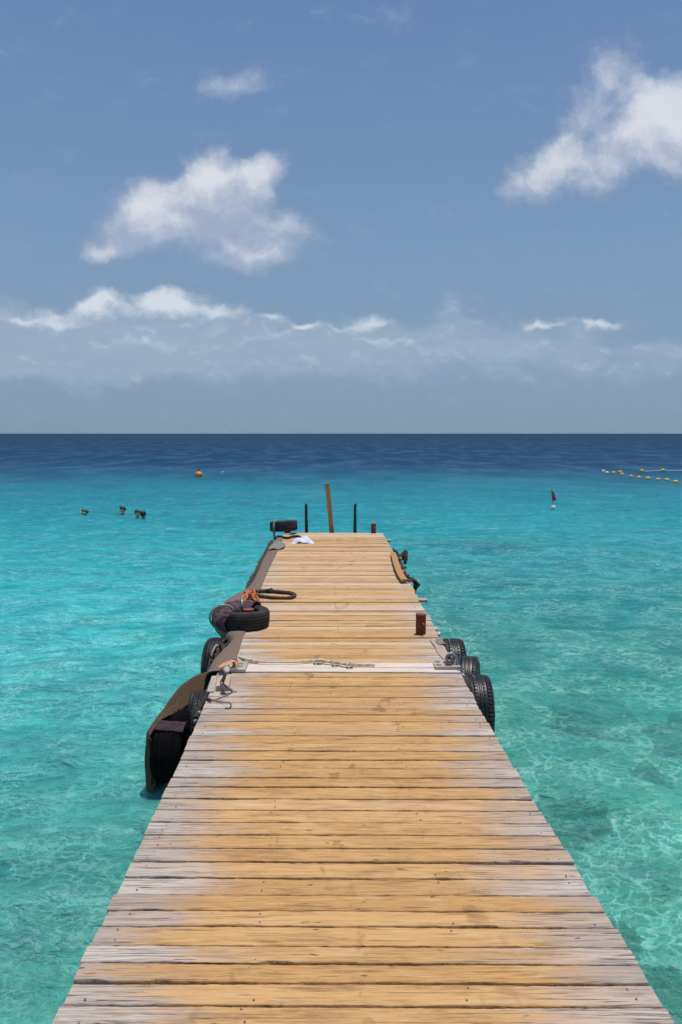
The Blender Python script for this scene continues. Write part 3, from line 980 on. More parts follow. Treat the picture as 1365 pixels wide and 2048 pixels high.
AX = (0, PI / 2, 0)
tyre((1.105, 5.88, .475), (R(5), PI / 2, R(3)), 'nearest of the black tyres hanging off the right edge of the pier', 0, .28, .19)
tyre((1.115, 6.43, .47), (R(8), PI / 2, R(-4)), 'middle tyre of the row hanging off the right edge, half behind the nearest one', 2, .275, .19)
tyre((1.07, 7.02, .455), (R(4), PI / 2, R(4)), 'farthest of the black tyres hanging off the right edge of the pier', 0, .285, .20)
tyre((-1.25, 7.30, .39), (0, PI / 2, R(-5)), 'black tyre hanging upright off the left edge under the tyre with plum cloth', 2, .28, .17)
tyre((-1.145, 5.98, .29), (0, PI / 2, R(4)), 'tyre with blocky tread wedged between left deck edge and brown carpet', 1, .285, .19)
tyre((-1.30, 5.80, .235), (0, PI / 2, R(8)), 'shaded tyre hanging outermost under the folded brown carpet', 0, .27, .18, m=M_TYRESHADE)
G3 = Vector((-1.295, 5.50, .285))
tg = tyre(G3, (R(5), PI / 2, R(2)), 'lowest shaded tyre hanging at the left with a plum cloth strip over its top', 2, .225, .20, .08, m=M_TYRESHADE)
T1 = Vector((-1.03, 7.68, DECK + .095))
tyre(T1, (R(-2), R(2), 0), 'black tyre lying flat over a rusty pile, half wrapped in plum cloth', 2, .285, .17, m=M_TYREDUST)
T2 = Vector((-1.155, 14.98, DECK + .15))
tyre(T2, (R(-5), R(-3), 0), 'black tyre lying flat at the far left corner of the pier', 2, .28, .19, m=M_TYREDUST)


# ------------------------------------------------------------------ piles / bollards, rails, post
def bollard(base, top_z, r, label, peg=True):
    e = empty('bollard', base, label, 'bollard', 'rusty steel bollards on the pier')
    h = top_z - base.z
    MB().lathe([(r * .98, 0), (r, .01), (r * 1.0, h - .004), (r * .97, h)], base, 36).build('pipe', M_RUST, e, angle=60)
    MB().lathe([(0, h + .001), (r * .9, h + .001), (r * 1.03, h - .003), (r * 1.03, h - .012), (r * .9, h - .012)], base, 36).build('cap', M_RUSTCAP, e)
    if peg:
        p = base + Vector((r * .25, -r * .9, h * .58))
        MB().tube([p + Vector((0, .03, 0)), p + Vector((.004, -.012, 0)), p + Vector((.014, -.034, -.008))], [.011, .011, .012], 10).build('peg', M_RUSTCAP, e)
    return e


b1 = at(842, 1269)
bollard(b1, 2.7 + ray(842, 1228).z / ray(842, 1228).y * (b1.y - .02), .0505, 'rusty red-brown steel bollard standing on the right side of the deck, with a short peg')
b2 = at(747.5, 1066)
bollard(b2, pd(747, 1047, b2.y).z, .05, 'small rusty bollard at the far right corner of the pier')
b3 = Vector((pd(498, 1240, 7.7).x, 7.70, DECK))
bollard(b3, .875, .056, 'rusty pile head poking up through the tyre with plum cloth', peg=False)
b4 = Vector((pd(575, 1050, 15).x, 15.05, DECK))
bollard(b4, .915, .065, 'rusty pile head poking up behind the tyre at the far left corner', peg=False)

e = empty('timber_post', (pd(663, 1064, 15.32)), 'tall tan timber post leaning slightly left at the end of the pier', 'post')
p0, p1 = pd(664, 1063, 15.32), pd(655.5, 971, 15.32)
ax = (p1 - p0)
p0b = p0 - ax * .9
mb = MB()
q = ax.to_track_quat('Z', 'Y').to_matrix()
q0 = Matrix.Rotation(0.0, 3, 'Z')
L_ = (p1 - p0b).length
lean = Matrix.Rotation(math.atan2(ax.x, ax.z), 3, 'Y')
mb.box((p0b + p1) / 2, (.095, .095, L_), lean, .005)
mb.build('post_shaft', M_POST, e)
MB().box(p1 + ax.normalized() * .022, (.088, .088, .045), lean, .01).build('post_top', M_POSTTOP, e)

for px, nm in ((613.5, 'left'), (710.5, 'right')):
    yb = 15.28
    e = empty('ladder_rail', pd(px, 1063, yb), 'black upright handrail of the swim ladder, the %s one of the pair' % nm, 'handrail', 'black ladder handrails at the end of the pier')
    b = pd(px, 1063, yb)
    top = pd(px - (1 if nm == 'left' else -.3), 1011, yb)
    MB().tube([b - Vector((0, 0, 1.1)), b, (b + top) / 2, top, top + Vector((.004 if nm == 'left' else .012, .02, .012)), top + Vector((0, .10, -.01)), top + Vector((0, .14, -.12)), top + Vector((0, .15, -1.2))],
              [.034, .034, .030, .026, .026, .026, .026, .026], 14).build('rail', M_BLACK, e)
    MB().lathe([(0, .01), (.06, .01), (.06, -.003)], Vector((b.x, 15.12 + .05, DECK - .03)), 16).build('foot', M_BLACK, e)

# ------------------------------------------------------------------ carpet strips on the left edge
rows = []
for (ox, oy, ix, iy) in [(553, 1077, 567, 1077), (543, 1092, 560, 1090), (534, 1106, 552, 1108), (516, 1145, 536, 1142), (505, 1167, 525, 1168), (488, 1181, 519, 1184), (462, 1195, 513, 1201),
                         (443, 1214, 508, 1218), (436, 1240, 500, 1240), (452, 1262, 492, 1262), (466, 1277, 485.6, 1275), (448, 1300, 479, 1296), (430, 1320, 473, 1318), (418, 1345, 465, 1345)]:
    o_ = at(ox, oy, DECK - .005)
    i_ = at(ix, iy, DECK + .012)
    m_ = (o_ + i_) / 2 + Vector((0, 0, .014))
    h_ = o_ + Vector((-.035, 0, -.08))
    rows.append([i_, m_, o_ + Vector((0, 0, 0)), h_])
cs = MB().grid(rows, 5, .009, .006, 2.0, 5).build('edge_carpet', M_MAT, None, origin=(-1.1, 9, DECK))
tag(cs, 'grey-brown carpet strip laid lengthwise over the left edge of the far pier section', 'carpet')
rows = []
for (ox, oy, ix, iy) in [(548, 1087, 563, 1084), (542, 1091, 571, 1088), (539, 1096, 569, 1094), (537, 1101, 556, 1099)]:
    o_, i_ = at(ox, oy, DECK + .02), at(ix, iy, DECK + .025)
    rows.append([i_, (o_ + i_) / 2 + Vector((0, 0, .025)), o_])
pt = MB().grid(rows, 5, .012, .008, 5.0, 5).build('rubber_patch', M_MATGREY, None, origin=(-1.1, 13, DECK))
tag(pt, 'rounded grey rubber patch folded over the carpet strip near the far left corner', 'mat')
# frayed black netting outside the strip
net = MB()
random.seed(21)
for k in range(9):
    pts = []
    for j in range(16):
        t = j / 15
        px, py = 547 + (500 - 547) * t ** .9, 1080 + (1178 - 1080) * t
        p = at(px - random.uniform(1, 7) * (0.7 + t), py, DECK - .02)
        p.z -= random.uniform(.0, .10)
        pts.append(p)
    net.tube(pts, [random.uniform(.008, .020) for _ in pts], 7, 3, 60)
tag(net.build('rope_bundle', M_BRROPE, None, origin=(-1.25, 12, DECK)), 'frayed dark rope bundle running outside the carpet strip to the far left corner', 'rope')
net = MB()
for k in range(12):
    pts = []
    for j in range(9):
        t = j / 8
        px, py = 468 - 38 * t, 1275 + 28 * t
        p = at(px + random.uniform(-14, 2), py + random.uniform(-6, 6), DECK - .03)
        p.z -= random.uniform(0, .22)
        pts.append(p)
    net.tube(pts, [random.uniform(.006, .017) for _ in pts], 6, 3, 60)
tag(net.build('rope_tangle', M_BRROPE, None, origin=(-1.2, 7.1, DECK)), 'frayed dark rope tangle below the tyre with plum cloth', 'rope')

# big folded brown carpet over the left tyres
up = [(452, 1336), (436, 1339), (417, 1344), (394, 1351), (378, 1361.5), (359, 1377), (338, 1405.5), (318, 1437), (297, 1463), (294, 1473)]
lo = [(470, 1346), (443, 1350), (428, 1361), (410, 1377), (392, 1395), (377, 1409), (350, 1427), (322, 1442), (301, 1468), (298, 1476)]
ds = [6.50, 6.42, 6.33, 6.22, 6.10, 5.98, 5.82, 5.62, 5.42, 5.36]
rows = []
for i, (u_, l_, d_) in enumerate(zip(up, lo, ds)):
    a, b = pd(*u_, d_ + .03), pd(*l_, d_ - .06 * min(i, 4) / 4)
    hz = (.0, .03, .10, .25, .38, .45, .5, .52, .46, .42)[i]
    h1 = a + Vector((-.03, .03, -hz * .5)) if i else a + Vector((0, .01, -.01))
    h2 = a + Vector((-.02, .04, -hz)) if i else a + Vector((0, .02, -.02))
    if i >= 8:
        h2 = pd(296, 1583 if i == 9 else 1578, d_)
        h1 = a * .5 + h2 * .5 + Vector((-.01, 0, 0))
        if i == 9: b = a + Vector((.012, 0, -.008))
    rows.append([b, (a + b) / 2 + Vector((0, 0, .012)), a, h1, h2])
# end flap turning back inwards at the hem
e1 = [pd(302, 1480, 5.33), pd(300, 1478, 5.33), pd(299, 1480, 5.33), pd(303, 1530, 5.33), pd(312, 1571, 5.33)]
rows.append(e1)
fc = MB().grid(rows, 6, .010, .008, 4.0, 4).build('folded_carpet', M_CARPET, None, origin=(-1.3, 5.9, DECK))
tag(fc, 'dark brown carpet folded over the tyres left of the near deck, hanging to the water', 'carpet')
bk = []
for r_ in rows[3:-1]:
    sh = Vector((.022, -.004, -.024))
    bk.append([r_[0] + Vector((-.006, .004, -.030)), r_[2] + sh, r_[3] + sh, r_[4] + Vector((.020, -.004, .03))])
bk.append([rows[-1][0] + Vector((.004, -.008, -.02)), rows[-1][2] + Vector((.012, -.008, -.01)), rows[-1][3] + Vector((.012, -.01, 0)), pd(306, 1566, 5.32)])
MB().grid(bk, 5, .004, .006, 4.0, 4).build('shade_lining', M_TYRESHADE, fc)  # black sheet added inside the carpet, standing in for shade under its fold
# ragged cloth dangling below
mbr = MB()
for k in range(7):
    x0, y0_ = 304 + k * 3.6, 1548
    pts = [pd(x0 + random.uniform(-2, 2), y0_ - 30, 5.6), pd(x0 + random.uniform(-3, 3), y0_ + 14, 5.58), pd(x0 + random.uniform(-4, 3) - 3, y0_ + 40 + random.uniform(-6, 14), 5.56)]
    mbr.tube(pts, [.026, .018, .006], 7, 3, 40)
tag(mbr.build('hanging_rag', M_BROPE, None, origin=(-1.3, 5.58, .4)), 'black ragged cloth dangling into the water below the lowest left tyre', 'cloth')
# plum cloth strip across the lowest tyre
rows = []
for t in range(6):
    a = R(66 + t * 5.5)
    rr = .232
    c = Vector((0, -math.cos(a) * rr, math.sin(a) * rr))
    rows.append([G3 + Vector((dx_, 0, -.12 * (dx_ + .1) * (1 if t < 3 else .6))) + c * (1.04 + .02 * math.sin(t * 2.1 + dx_ * 20)) for dx_ in (-.09, -.03, .04, .11)])
tag(MB().grid(rows, 5, .012, .012, 8.0, 9).build('cloth_strip', simple('shaded_plum', (.03, .014, .02), (.055, .028, .036), .9, 22, .8, 160), None, origin=(-1.3, 5.5, .6)), 'torn plum cloth strip over the top of the lowest left tyre', 'cloth')  # plum darkened in its colour for the shade below the carpet
# steel cans / bolts on deck side
p = pd(398, 1428, 5.36)
MB().lathe([(0, .02), (.02, .02), (.022, .015), (.022, -.015), (.016, -.02)], p, 18, Matrix.Rotation(R(70), 3, 'Y')).build('edge_bolt', M_STEEL, pier)
p = pd(391.5, 1442.5, 5.2)
MB().lathe([(0, .012), (.012, .012), (.014, .006), (.014, -.012)], p, 14, Matrix.Rotation(R(70), 3, 'Y')).build('edge_bolt', M_STEEL, pier)

# black chain / rope along left deck edge near
pts = [pd(430, 1352, 6.2), pd(418, 1378, 5.95), pd(410, 1398, 5.75), pd(402, 1412, 5.6), pd(396, 1424, 5.4), pd(392, 1438, 5.25)]
tag(MB().tube(pts, .019, 9, 3, 70).build('edge_rope', M_BROPE, None, origin=pts[2]), 'black rope slung along the left edge beside the blocky-tread tyre', 'rope')

# ------------------------------------------------------------------ plum cloth on tyre, hoops, ropes
rows = []
Rm, rm = .205, .118
for t in range(15):
    a = R(55 + t * 13.6)
    tc_ = Vector((math.cos(a), math.sin(a), 0))
    row = []
    for k in range(9):
        b_ = R(-75 + k * 33)
        rad = rm * (1 + .10 * math.sin(3.1 * t + 1.7 * k) + .06 * math.sin(7 * k + t))
        row.append(T1 + Vector((.0, 0, .0)) + tc_ * (Rm + rad * math.cos(b_)) + Vector((0, 0, rad * .92 * math.sin(b_) + .006)))
    rows.append(row)
tag(MB().grid(rows, 4, .012, .022, 1.0, 8).build('wrapped_cloth', M_PURPLE, None, origin=T1), 'plum-brown cloth bundled around the left part of the flat-lying tyre', 'cloth')


def hoop(angle, r, label, w=1.0, tilt=0):
    a = R(angle)
    tc_ = Vector((math.cos(a), math.sin(a), 0))
    pts = []
    for k in range(16):
        b_ = 2 * PI * k / 16
        pts.append(T1 + tc_ * (Rm + r * w * math.cos(b_)) + Vector((0, 0, r * math.sin(b_) + .012)) + Vector((-tc_.y, tc_.x, 0)) * tilt * math.sin(b_))
    e = empty('hose_loop', pts[4], label, 'hose', 'green hose loops on the cloth-wrapped tyre')
    MB().tube(pts, .0105, 10, closed=True).build('hose', M_GREEN, e)
    pts2 = [p + Vector((.006, -.011, .004)) for p in pts]
    MB().tube(pts2, .0032, 6, closed=True).build('stripe', M_GREENW, e)


hoop(196, .133, 'green hose loop around the plum cloth on the outer left side of the tyre', 1.0, .02)
hoop(100, .135, 'green hose loop upright behind the pile head of the flat-lying tyre', .75, .0)

# orange rope lashing
mbo = MB()
random.seed(5)
K0, K1, K2 = at(478, 1211, .78), at(500, 1190, .76), at(512, 1197, .74)
for k in range(7):
    j = lambda s_: Vector((random.uniform(-s_, s_), random.uniform(-s_, s_) * 1.5, random.uniform(-s_, s_) * .7))
    mbo.tube([K0 + j(.012), K0 * .5 + K1 * .5 + j(.03) + Vector((0, 0, .02)), K1 + j(.04) + Vector((0, 0, .03)), K2 + j(.035), at(514, 1206, .715) + j(.02)], .0095, 8, 3, 90)
mbo.tube([K1 + Vector((.06 * math.cos(a), .09 * math.sin(a), .02 + .03 * math.sin(2 * a))) for a in [k * .9 for k in range(9)]], .012, 8, 3, 90)
tag(mbo.build('lashing', M_ORANGE, None, origin=K1), 'knotted orange rope lashing on the carpet strip beyond the plum cloth', 'rope')
pts = [at(505, 1184, .73), at(520, 1182.5, .725), at(540, 1182, .722), at(562, 1184, .722), at(580, 1186, .722), at(590, 1190, .722), at(583, 1195.5, .722), at(565, 1196.5, .722), at(545, 1195.5, .722), at(525, 1193, .722), at(512, 1191, .73)]
tag(MB().tube(pts, .021, 12, 3, 85, sub=7).build('rope_loop', M_BRROPE, None, origin=pts[5]), 'thick dark rope loop lying flat on the deck beside the orange lashing', 'rope')
mk_ = MB().tube([pts[2] + Vector((.03 * math.cos(a), .03 * math.sin(a), .012 + .01 * math.sin(2 * a))) for a in [k * 1.1 for k in range(7)]], .015, 9, 3, 80)
ob = mk_.build('rope_knot', M_BRROPE, bpy.data.objects['rope_loop'])

# tan rope crossing at the sill
pts = [pd(421, 1342, 6.5), pd(428, 1331, 6.6), pd(440, 1319, 6.75), pd(452, 1312, 6.75), pd(463, 1310, 6.68), pd(476, 1314, 6.6), at(492, 1318.5, .725), at(510, 1322, .722), at(525, 1324, .722), at(560, 1324.5, .722), at(600, 1323.5, .722),
       at(625, 1321.5, .724), at(640, 1321, .73), at(655, 1323, .73), at(672, 1324.5, .73), at(690, 1328, .73), at(705, 1328.5, .726), at(730, 1329.5, .722), at(750, 1330, .722)]
rad = [.012] * 8 + [.008, .006, .006, .009, .014, .012, .015, .011, .012, .009, .008]
e = MB().tube(pts, rad, 12, 3, 95, sub=9).build('long_rope', M_TROPE, None, origin=pts[9])
tag(e, 'long tan rope arching from the left hinge across the deck', 'rope')
for (px, py, r_) in ((634, 1321, .020), (641, 1320.5, .024), (671, 1324.5, .023), (700, 1328.5, .02)):
    c = at(px, py, .735)
    MB().tube([c + Vector((.022 * math.cos(a), .028 * math.sin(a), 0.008 * math.sin(1.6 * a))) for a in [k * 1.05 for k in range(8)]], .008, 8, 3, 90).build('knot', M_TROPE, e)

# grey rope hanging by the left tyre
pts = [at(440, 1288, .62), pd(430, 1295, 7.05), pd(424, 1310, 6.95), pd(421, 1325, 6.9), pd(417, 1345, 6.8)]
tag(MB().tube(pts, .010, 9, 3, 90, sub=8).build('hanging_rope', M_GROPE, None, origin=pts[1]), 'pale grey rope hanging over the upright tyre on the left edge', 'rope')
pts = [T2 + Vector((-.17, -.22, -.19)), T2 + Vector((-.17, -.285, -.06)), T2 + Vector((-.17, -.285, .04)), T2 + Vector((-.165, -.22, .115)), T2 + Vector((-.14, -.10, .125))]


def chain(pts, r, name, m, label, cat, link=None, parent=None):
    mb = MB()
    P_ = [Vector(p) for p in pts]
    tot = sum((b - a).length for a, b in zip(P_, P_[1:]))
    L = link or r * 6.2
    n = max(3, int(tot / (L * .68)))
    def pos(s_):
        s_ = max(0, min(tot, s_))
        for a, b in zip(P_, P_[1:]):
            l = (b - a).length
            if s_ <= l: return a.lerp(b, s_ / l)
            s_ -= l
        return P_[-1]
    for i in range(n):
        a, b = pos(tot * i / n), pos(tot * (i + 1) / n)
        t = (b - a).normalized()
        s1 = t.cross(Vector((0.3, .4, .86))).normalized()
        s2 = t.cross(s1)
        if i % 2: s1, s2 = s2, s1
        c = (a + b) / 2
        ring = [c + t * (L / 2 * math.cos(q_)) * (1.0) + s1 * (L * .30 * math.sin(q_)) for q_ in [2 * PI * k / 10 for k in range(10)]]
        mb.tube(ring, r, 7, closed=True, sub=2)
    o = mb.build(name, m, parent, origin=None if parent else P_[0])
    if label: tag(o, label, cat)
    return o


chain(pts, .010, 'chain', M_STEEL, 'grey chain looped down over the tyre at the far left corner', 'chain')
pts = [at(550, 1077, .72), at(556, 1073, .72), at(566, 1074.5, .72), at(576, 1076, .72), at(584, 1073.5, .72), at(594, 1072.5, .72), at(600, 1074, .72), at(598, 1077, .72)]
tag(MB().tube(pts, .024, 9, 3, 70).build('slack_rope', M_BROPE, None, origin=pts[3]), 'slack black rope on the deck in front of the far left tyre', 'rope')

# white crumpled cloth at the far end
c = at(606, 1085)
rows = []
for i in range(7):
    row = []
    for j in range(9):
        u, v = i / 6 * 2 - 1, j / 8 * 2 - 1
        rr = max(0, 1 - (u * u * .8 + v * v * .9))
        row.append(c + Vector((v * .19 * (1 - .12 * u), u * .17 + .05, -.004 + .085 * rr ** .6 * (1 + .25 * math.sin(v * 6 + u * 3)))))
    rows.append(row)
tag(MB().grid(rows, 4, .008, .022, 6, 9).build('crumpled_cloth', M_CLOTH, None, origin=c), 'crumpled white cloth lying on the deck near the far left tyre', 'cloth')

# ------------------------------------------------------------------ right edge: warped board, knotted rope, pad
rows_top = [(783, 1106), (786, 1118), (790, 1132), (796, 1147), (804, 1161)]
rows = []
for i, (px, py) in enumerate(rows_top):
    a = at(px - 1.5, py, DECK + .045 + .02 * math.sin(i / 4 * PI))
    wd = .085
    rows.append([a, a + Vector((wd * .5, .008, .003)), a + Vector((wd, .016, 0))])
e = MB().grid(rows, 6, .028, .002, 1, 4).build('warped_board', M_POST, None, origin=(.8, 11, DECK))
tag(e, 'bowed loose board lying lengthwise on the far right edge of the deck', 'board')
mb = MB()
random.seed(9)
pts = []
for k in range(34):
    t = k / 33
    c = at(789 + 26 * t + random.uniform(-1, 4), 1106 + 54 * t, DECK + .03)
    pts.append(c + Vector((random.uniform(-.05, .05), random.uniform(-.10, .10), random.uniform(-.02, .03))))
mb.tube(pts, [random.uniform(.008, .017) for _ in pts], 7, 3, 60)
tag(mb.build('frayed_rope', M_CORD, None, origin=(.85, 11.3, DECK)), 'frayed maroon-brown rope scraps between the bowed board and the deck edge', 'rope')
pts = [at(786, 1099, .68), at(791, 1104, .66), at(796, 1108, .62), at(801, 1113, .64), at(806, 1116, .66), at(801, 1121, .66), at(803, 1129, .66), at(808, 1140, .66), at(813, 1150, .66), at(820, 1157, .66),
       at(826, 1160, .68), at(832, 1165, .66), at(834, 1170, .62), at(831, 1176, .56), at(829, 1183, .50), at(829, 1192, .36)]
rad = [.02, .03, .022, .016, .028, .02, .024, .016, .018, .022, .030, .028, .042, .026, .02, .012]
e = MB().tube(pts, rad, 9, 3, 40).build('mooring_rope', M_BROPE, None, origin=pts[8])
tag(e, 'thick black knotted mooring rope drooping off the far right edge', 'rope')
mb = MB()
c = at(808, 1113, .70)
mb.tube([c + Vector((-.09, -.06, -.05)), c + Vector((-.03, 0, .02)), c + Vector((.03, .05, .07)), c + Vector((.03, 0, -.01)), c + Vector((.02, -.04, -.12))], [.02, .028, .034, .036, .022], 9, 3, 50)
mb.build('rope_eye', M_BRROPE, e)
mb = MB().tube([at(790, 1117, .72), at(797, 1119, .71), at(802, 1116, .72)], .016, 8, 3, 60)
tag(mb.build('lime_cord', simple('lime_cord', (.35, .5, .1), (.25, .4, .08), .8), None, origin=at(797, 1119, .7)), 'short lime green cord tied beside the knotted black rope', 'rope')

rows = []
for (lx, ly, rx_, ry_) in [(876, 1275.5, 884, 1276), (873, 1279, 890, 1280), (873, 1283, 893, 1284), (876, 1287, 894, 1288.5), (882, 1289.8, 893, 1290)]:
    a, b = at(lx, ly, DECK + .014), at(rx_, ry_, DECK + .012)
    rows.append([a, (a + b) / 2 + Vector((0, 0, .010)), b])
tag(MB().grid(rows, 5, .010, .003, 3, 6).build('rubber_pad', M_MATGREY, None, origin=at(884, 1283)), 'flat grey rubber pad on the right deck edge just before the rusty bollard', 'mat')
rows = []
for (lx, ly, rx_, ry_) in [(860, 1277, 871, 1276.5), (864, 1285, 880, 1286), (870, 1293, 888, 1292), (874, 1302, 893, 1300), (880, 1310, 897, 1308), (886, 1318, 902, 1317)]:
    a, b = at(lx, ly, DECK + .0075), at(rx_, ry_, DECK + .0075)
    rows.append([a, (a + b) / 2, b])
tag(MB().grid(rows, 5, .002, .004, 12, 8).build('worn_strip', simple('worn_grey', (.36, .27, .21), (.48, .38, .31), .9, 25, .5, 80, stretch=(.5, 3, 1)), pier, ), 'grey scuffed strip')

# ------------------------------------------------------------------ hinges (parts of the pier)
def quad_plate(px, z, th):
    a = [at(x, y_, z) for x, y_ in px]
    vs = [p for p in a] + [p - Vector((0, 0, th)) for p in a]
    n = len(a)
    fs = [tuple(range(n)), tuple(range(2 * n - 1, n - 1, -1))] + [(i, (i + 1) % n, (i + 1) % n + n, i + n) for i in range(n)]
    return vs, fs


hp = MB().add(*quad_plate([(867, 1322), (893, 1321.5), (921, 1331), (922, 1333.5), (871, 1333.5)], DECK + .030, .022)).build('hinge_plate', M_PLATE, pier, smooth=False)
for px, py in ((876, 1323.5), (878, 1329.5)):
    c = at(px, py, DECK + .031)
    MB().lathe([(0, .004), (.012, .004), (.016, .001), (.024, .001), (.024, -.001)], c, 16).build('bolt', M_STEEL, hp)
for px, py in ((892, 1324), (896, 1329)):
    c = at(px, py, DECK + .040)
    MB().tube([c + Vector((-.02, 0, 0)), c + Vector((.035, .004, 0))], .007, 8).build('pin', M_RUST, hp)
sh = MB()
c = at(903, 1325, DECK + .045)
sh.tube([c + Vector((-.035, -.01, -.01)), c + Vector((-.038, 0, .05)), c + Vector((0, .01, .075)), c + Vector((.038, .0, .045)), c + Vector((.055, -.02, -.01)), c + Vector((.09, -.05, -.08))], [.014, .013, .014, .013, .012, .010], 10)
sh.tube([c + Vector((-.01, -.02, -.01)), c + Vector((.0, -.01, .05)), c + Vector((.02, 0, .03)), c + Vector((.01, .0, -.02))], .010, 8)
sh.build('shackle', M_STEEL, hp)
chain([pd(906, 1319, 6.45), pd(916, 1333, 6.25), pd(924, 1346, 6.15), pd(934, 1358, 6.1), pd(944, 1368, 6.1)], .009, 'hanging_chain', M_STEEL, 'steel chain slung from the right hinge plate between the tyres', 'chain')
pts = [pd(897, 1320, 6.5), pd(900, 1313, 6.5), pd(906, 1313, 6.5), pd(912, 1320, 6.42), pd(918, 1330, 6.3), pd(926, 1345, 6.2)]
tag(MB().tube(pts, .014, 9, 3, 70).build('tie_rope', M_BROPE, None, origin=pts[2]), 'dark rope tied around the shackle on the right hinge plate', 'rope')
# pale patch of the deck corner under the left hinge
hl = MB().add(*quad_plate([(452, 1322), (497, 1322), (491, 1339), (444, 1339)], DECK + .030, .022)).build('hinge_plate', M_PLATE, pier, smooth=False)
for py in (1327, 1332):
    c = at(478, py, DECK + .034)
    MB().tube([c + Vector((-.02, 0, 0)), c + Vector((.035, 0, 0))], .006, 8).build('pin', M_BLOCK, hl)
c = at(469, 1333, DECK + .03)
MB().tube([c, c + Vector((.004, 0, .045)), c + Vector((.006, 0, .075))], [.017, .019, .022], 14).build('hinge_pin', M_STEEL, hl)
# second hinge with wood block
bl = MB().add(*quad_plate([(437, 1352), (462, 1352), (458, 1372), (432, 1372)], DECK + .04, .04)).build('hinge_block', M_BLOCK, pier, smooth=False)
MB().add(*quad_plate([(424, 1352), (434, 1351), (429, 1382), (414, 1383)], DECK + .012, .010)).build('base_plate', M_PLATE, bl, smooth=False)
MB().tube([at(453, 1341, .88), at(451, 1348, .84), at(448, 1358, .79)], [.020, .013, .014], 12).build('green_bolt', M_TEAL, bl)
MB().tube([at(454, 1338.5, .895), at(453, 1342, .875)], [.024, .024], 14).build('bolt_head', M_STEEL, bl)
MB().tube([at(448, 1357, .79), at(445, 1363, .77), at(444, 1368, .755)], [.014, .017, .014], 10).build('bolt_nut', M_RUST, bl)
MB().tube([at(443, 1366, .775), at(452, 1373, .755), at(465, 1382, .715)], .011, 10).build('rod', M_STEEL, bl)
# faded orange cloth strips on the left hinge
mb = MB()
random.seed(14)
for k in range(6):
    a = at(440 + random.uniform(-2, 3), 1336 + random.uniform(-3, 2), .755)
    b = at(455 + random.uniform(-3, 3), 1328 + random.uniform(-4, 3), .775)
    c = at(470 + random.uniform(-1, 4), 1319 + random.uniform(-2, 5), .79)
    mb.tube([a, b, c, c + Vector((.02, -.03, -.04))], [.009, .008, .006, .005], 8, 2, 40)
mb.tube([at(441, 1338, .74), at(452, 1336, .745), at(462, 1337, .74)], [.014, .016, .012], 8, 2, 30)
tag(mb.build('tie_cloth', M_PEACH, None, origin=at(455, 1330)), 'faded orange cloth strips tied around the left hinge pin', 'cloth')
pts = [at(395, 1386, .715), at(402, 1390, .715), at(421, 1388, .706), at(440, 1384, .706), at(457, 1378, .706), at(466, 1383, .706)]
pts = [at(418, 1397, .708), at(428, 1400, .712), at(437, 1397, .708), at(455, 1390, .708), at(465, 1384, .708), at(474, 1383, .708)]
mb = MB().tube(pts, .0035, 6)
mb.tube([at(412, 1395, .71), at(418, 1398, .718), at(422, 1402, .712), at(420, 1398, .725), at(413, 1397, .712), at(421, 1401, .715)], .007, 6)
mb.tube([at(422, 1402, .71), at(437, 1403, .708), at(449, 1405, .712), at(460, 1405.5, .708), at(463, 1412, .708), at(458, 1416, .708), at(450, 1416, .708)], .004, 6)
tag(mb.build('thin_cord', M_CORD, None, origin=pts[2]), 'thin maroon cord lying on the planks near the left hinge', 'cord')


# ------------------------------------------------------------------ buoys
def buoy(px, py, wpx, m, label, group=None, name='buoy', squash=.8, cat='buoy', parts=True):
    p = at(px, py, 0)
    r = wpx * 1.12 / F * p.y / 2
    e = empty(name, p, label, cat, group)
    prof = [(r * math.cos(a), r * squash * math.sin(a)) for a in [PI / 2 - i * PI / 14 for i in range(15)]]
    MB().lathe(prof, p + Vector((0, 0, r * squash * .55)), 24).build('float_body', m, e)
    if parts:
        MB().lathe([(r * 1.02, -.02 * r), (r * 1.05, .05 * r), (r * 1.02, .12 * r)], p + Vector((0, 0, r * squash * .5)), 24).build('seam', m, e)
    MB().tube([p + Vector((0, 0, r * squash * 1.5)), p + Vector((r * .12, 0, r * squash * 1.62)), p + Vector((0, 0, r * squash * 1.72)), p + Vector((-r * .12, 0, r * squash * 1.62))], r * .06, 6, closed=True).build('ring', M_BLACK, e)
    return e, p, r


ob_, p, r = buoy(398, 953, 14, M_BUOY, 'large round orange buoy floating left of the pier end', squash=.86)
MB().tube([p + Vector((0, 0, r * 1.3)), p + Vector((.03, 0, r * 1.9))], .03, 8).build('stem', M_BRROPE, ob_)
e = empty('marker_float', at(444.5, 949, 0), 'small white tilted marker float right of the orange buoy', 'float')
c = at(444, 950, 0)
MB().tube([c + Vector((-.03, 0, -.05)), c + Vector((0, 0, .10)), c + Vector((.03, 0, .24))], [.05, .06, .05], 12).build('float_body', M_WHITE, e)
MB().tube([c + Vector((.03, 0, .22)), c + Vector((.12, 0, .17))], [.045, .03], 10).build('nozzle', M_WHITE, e)

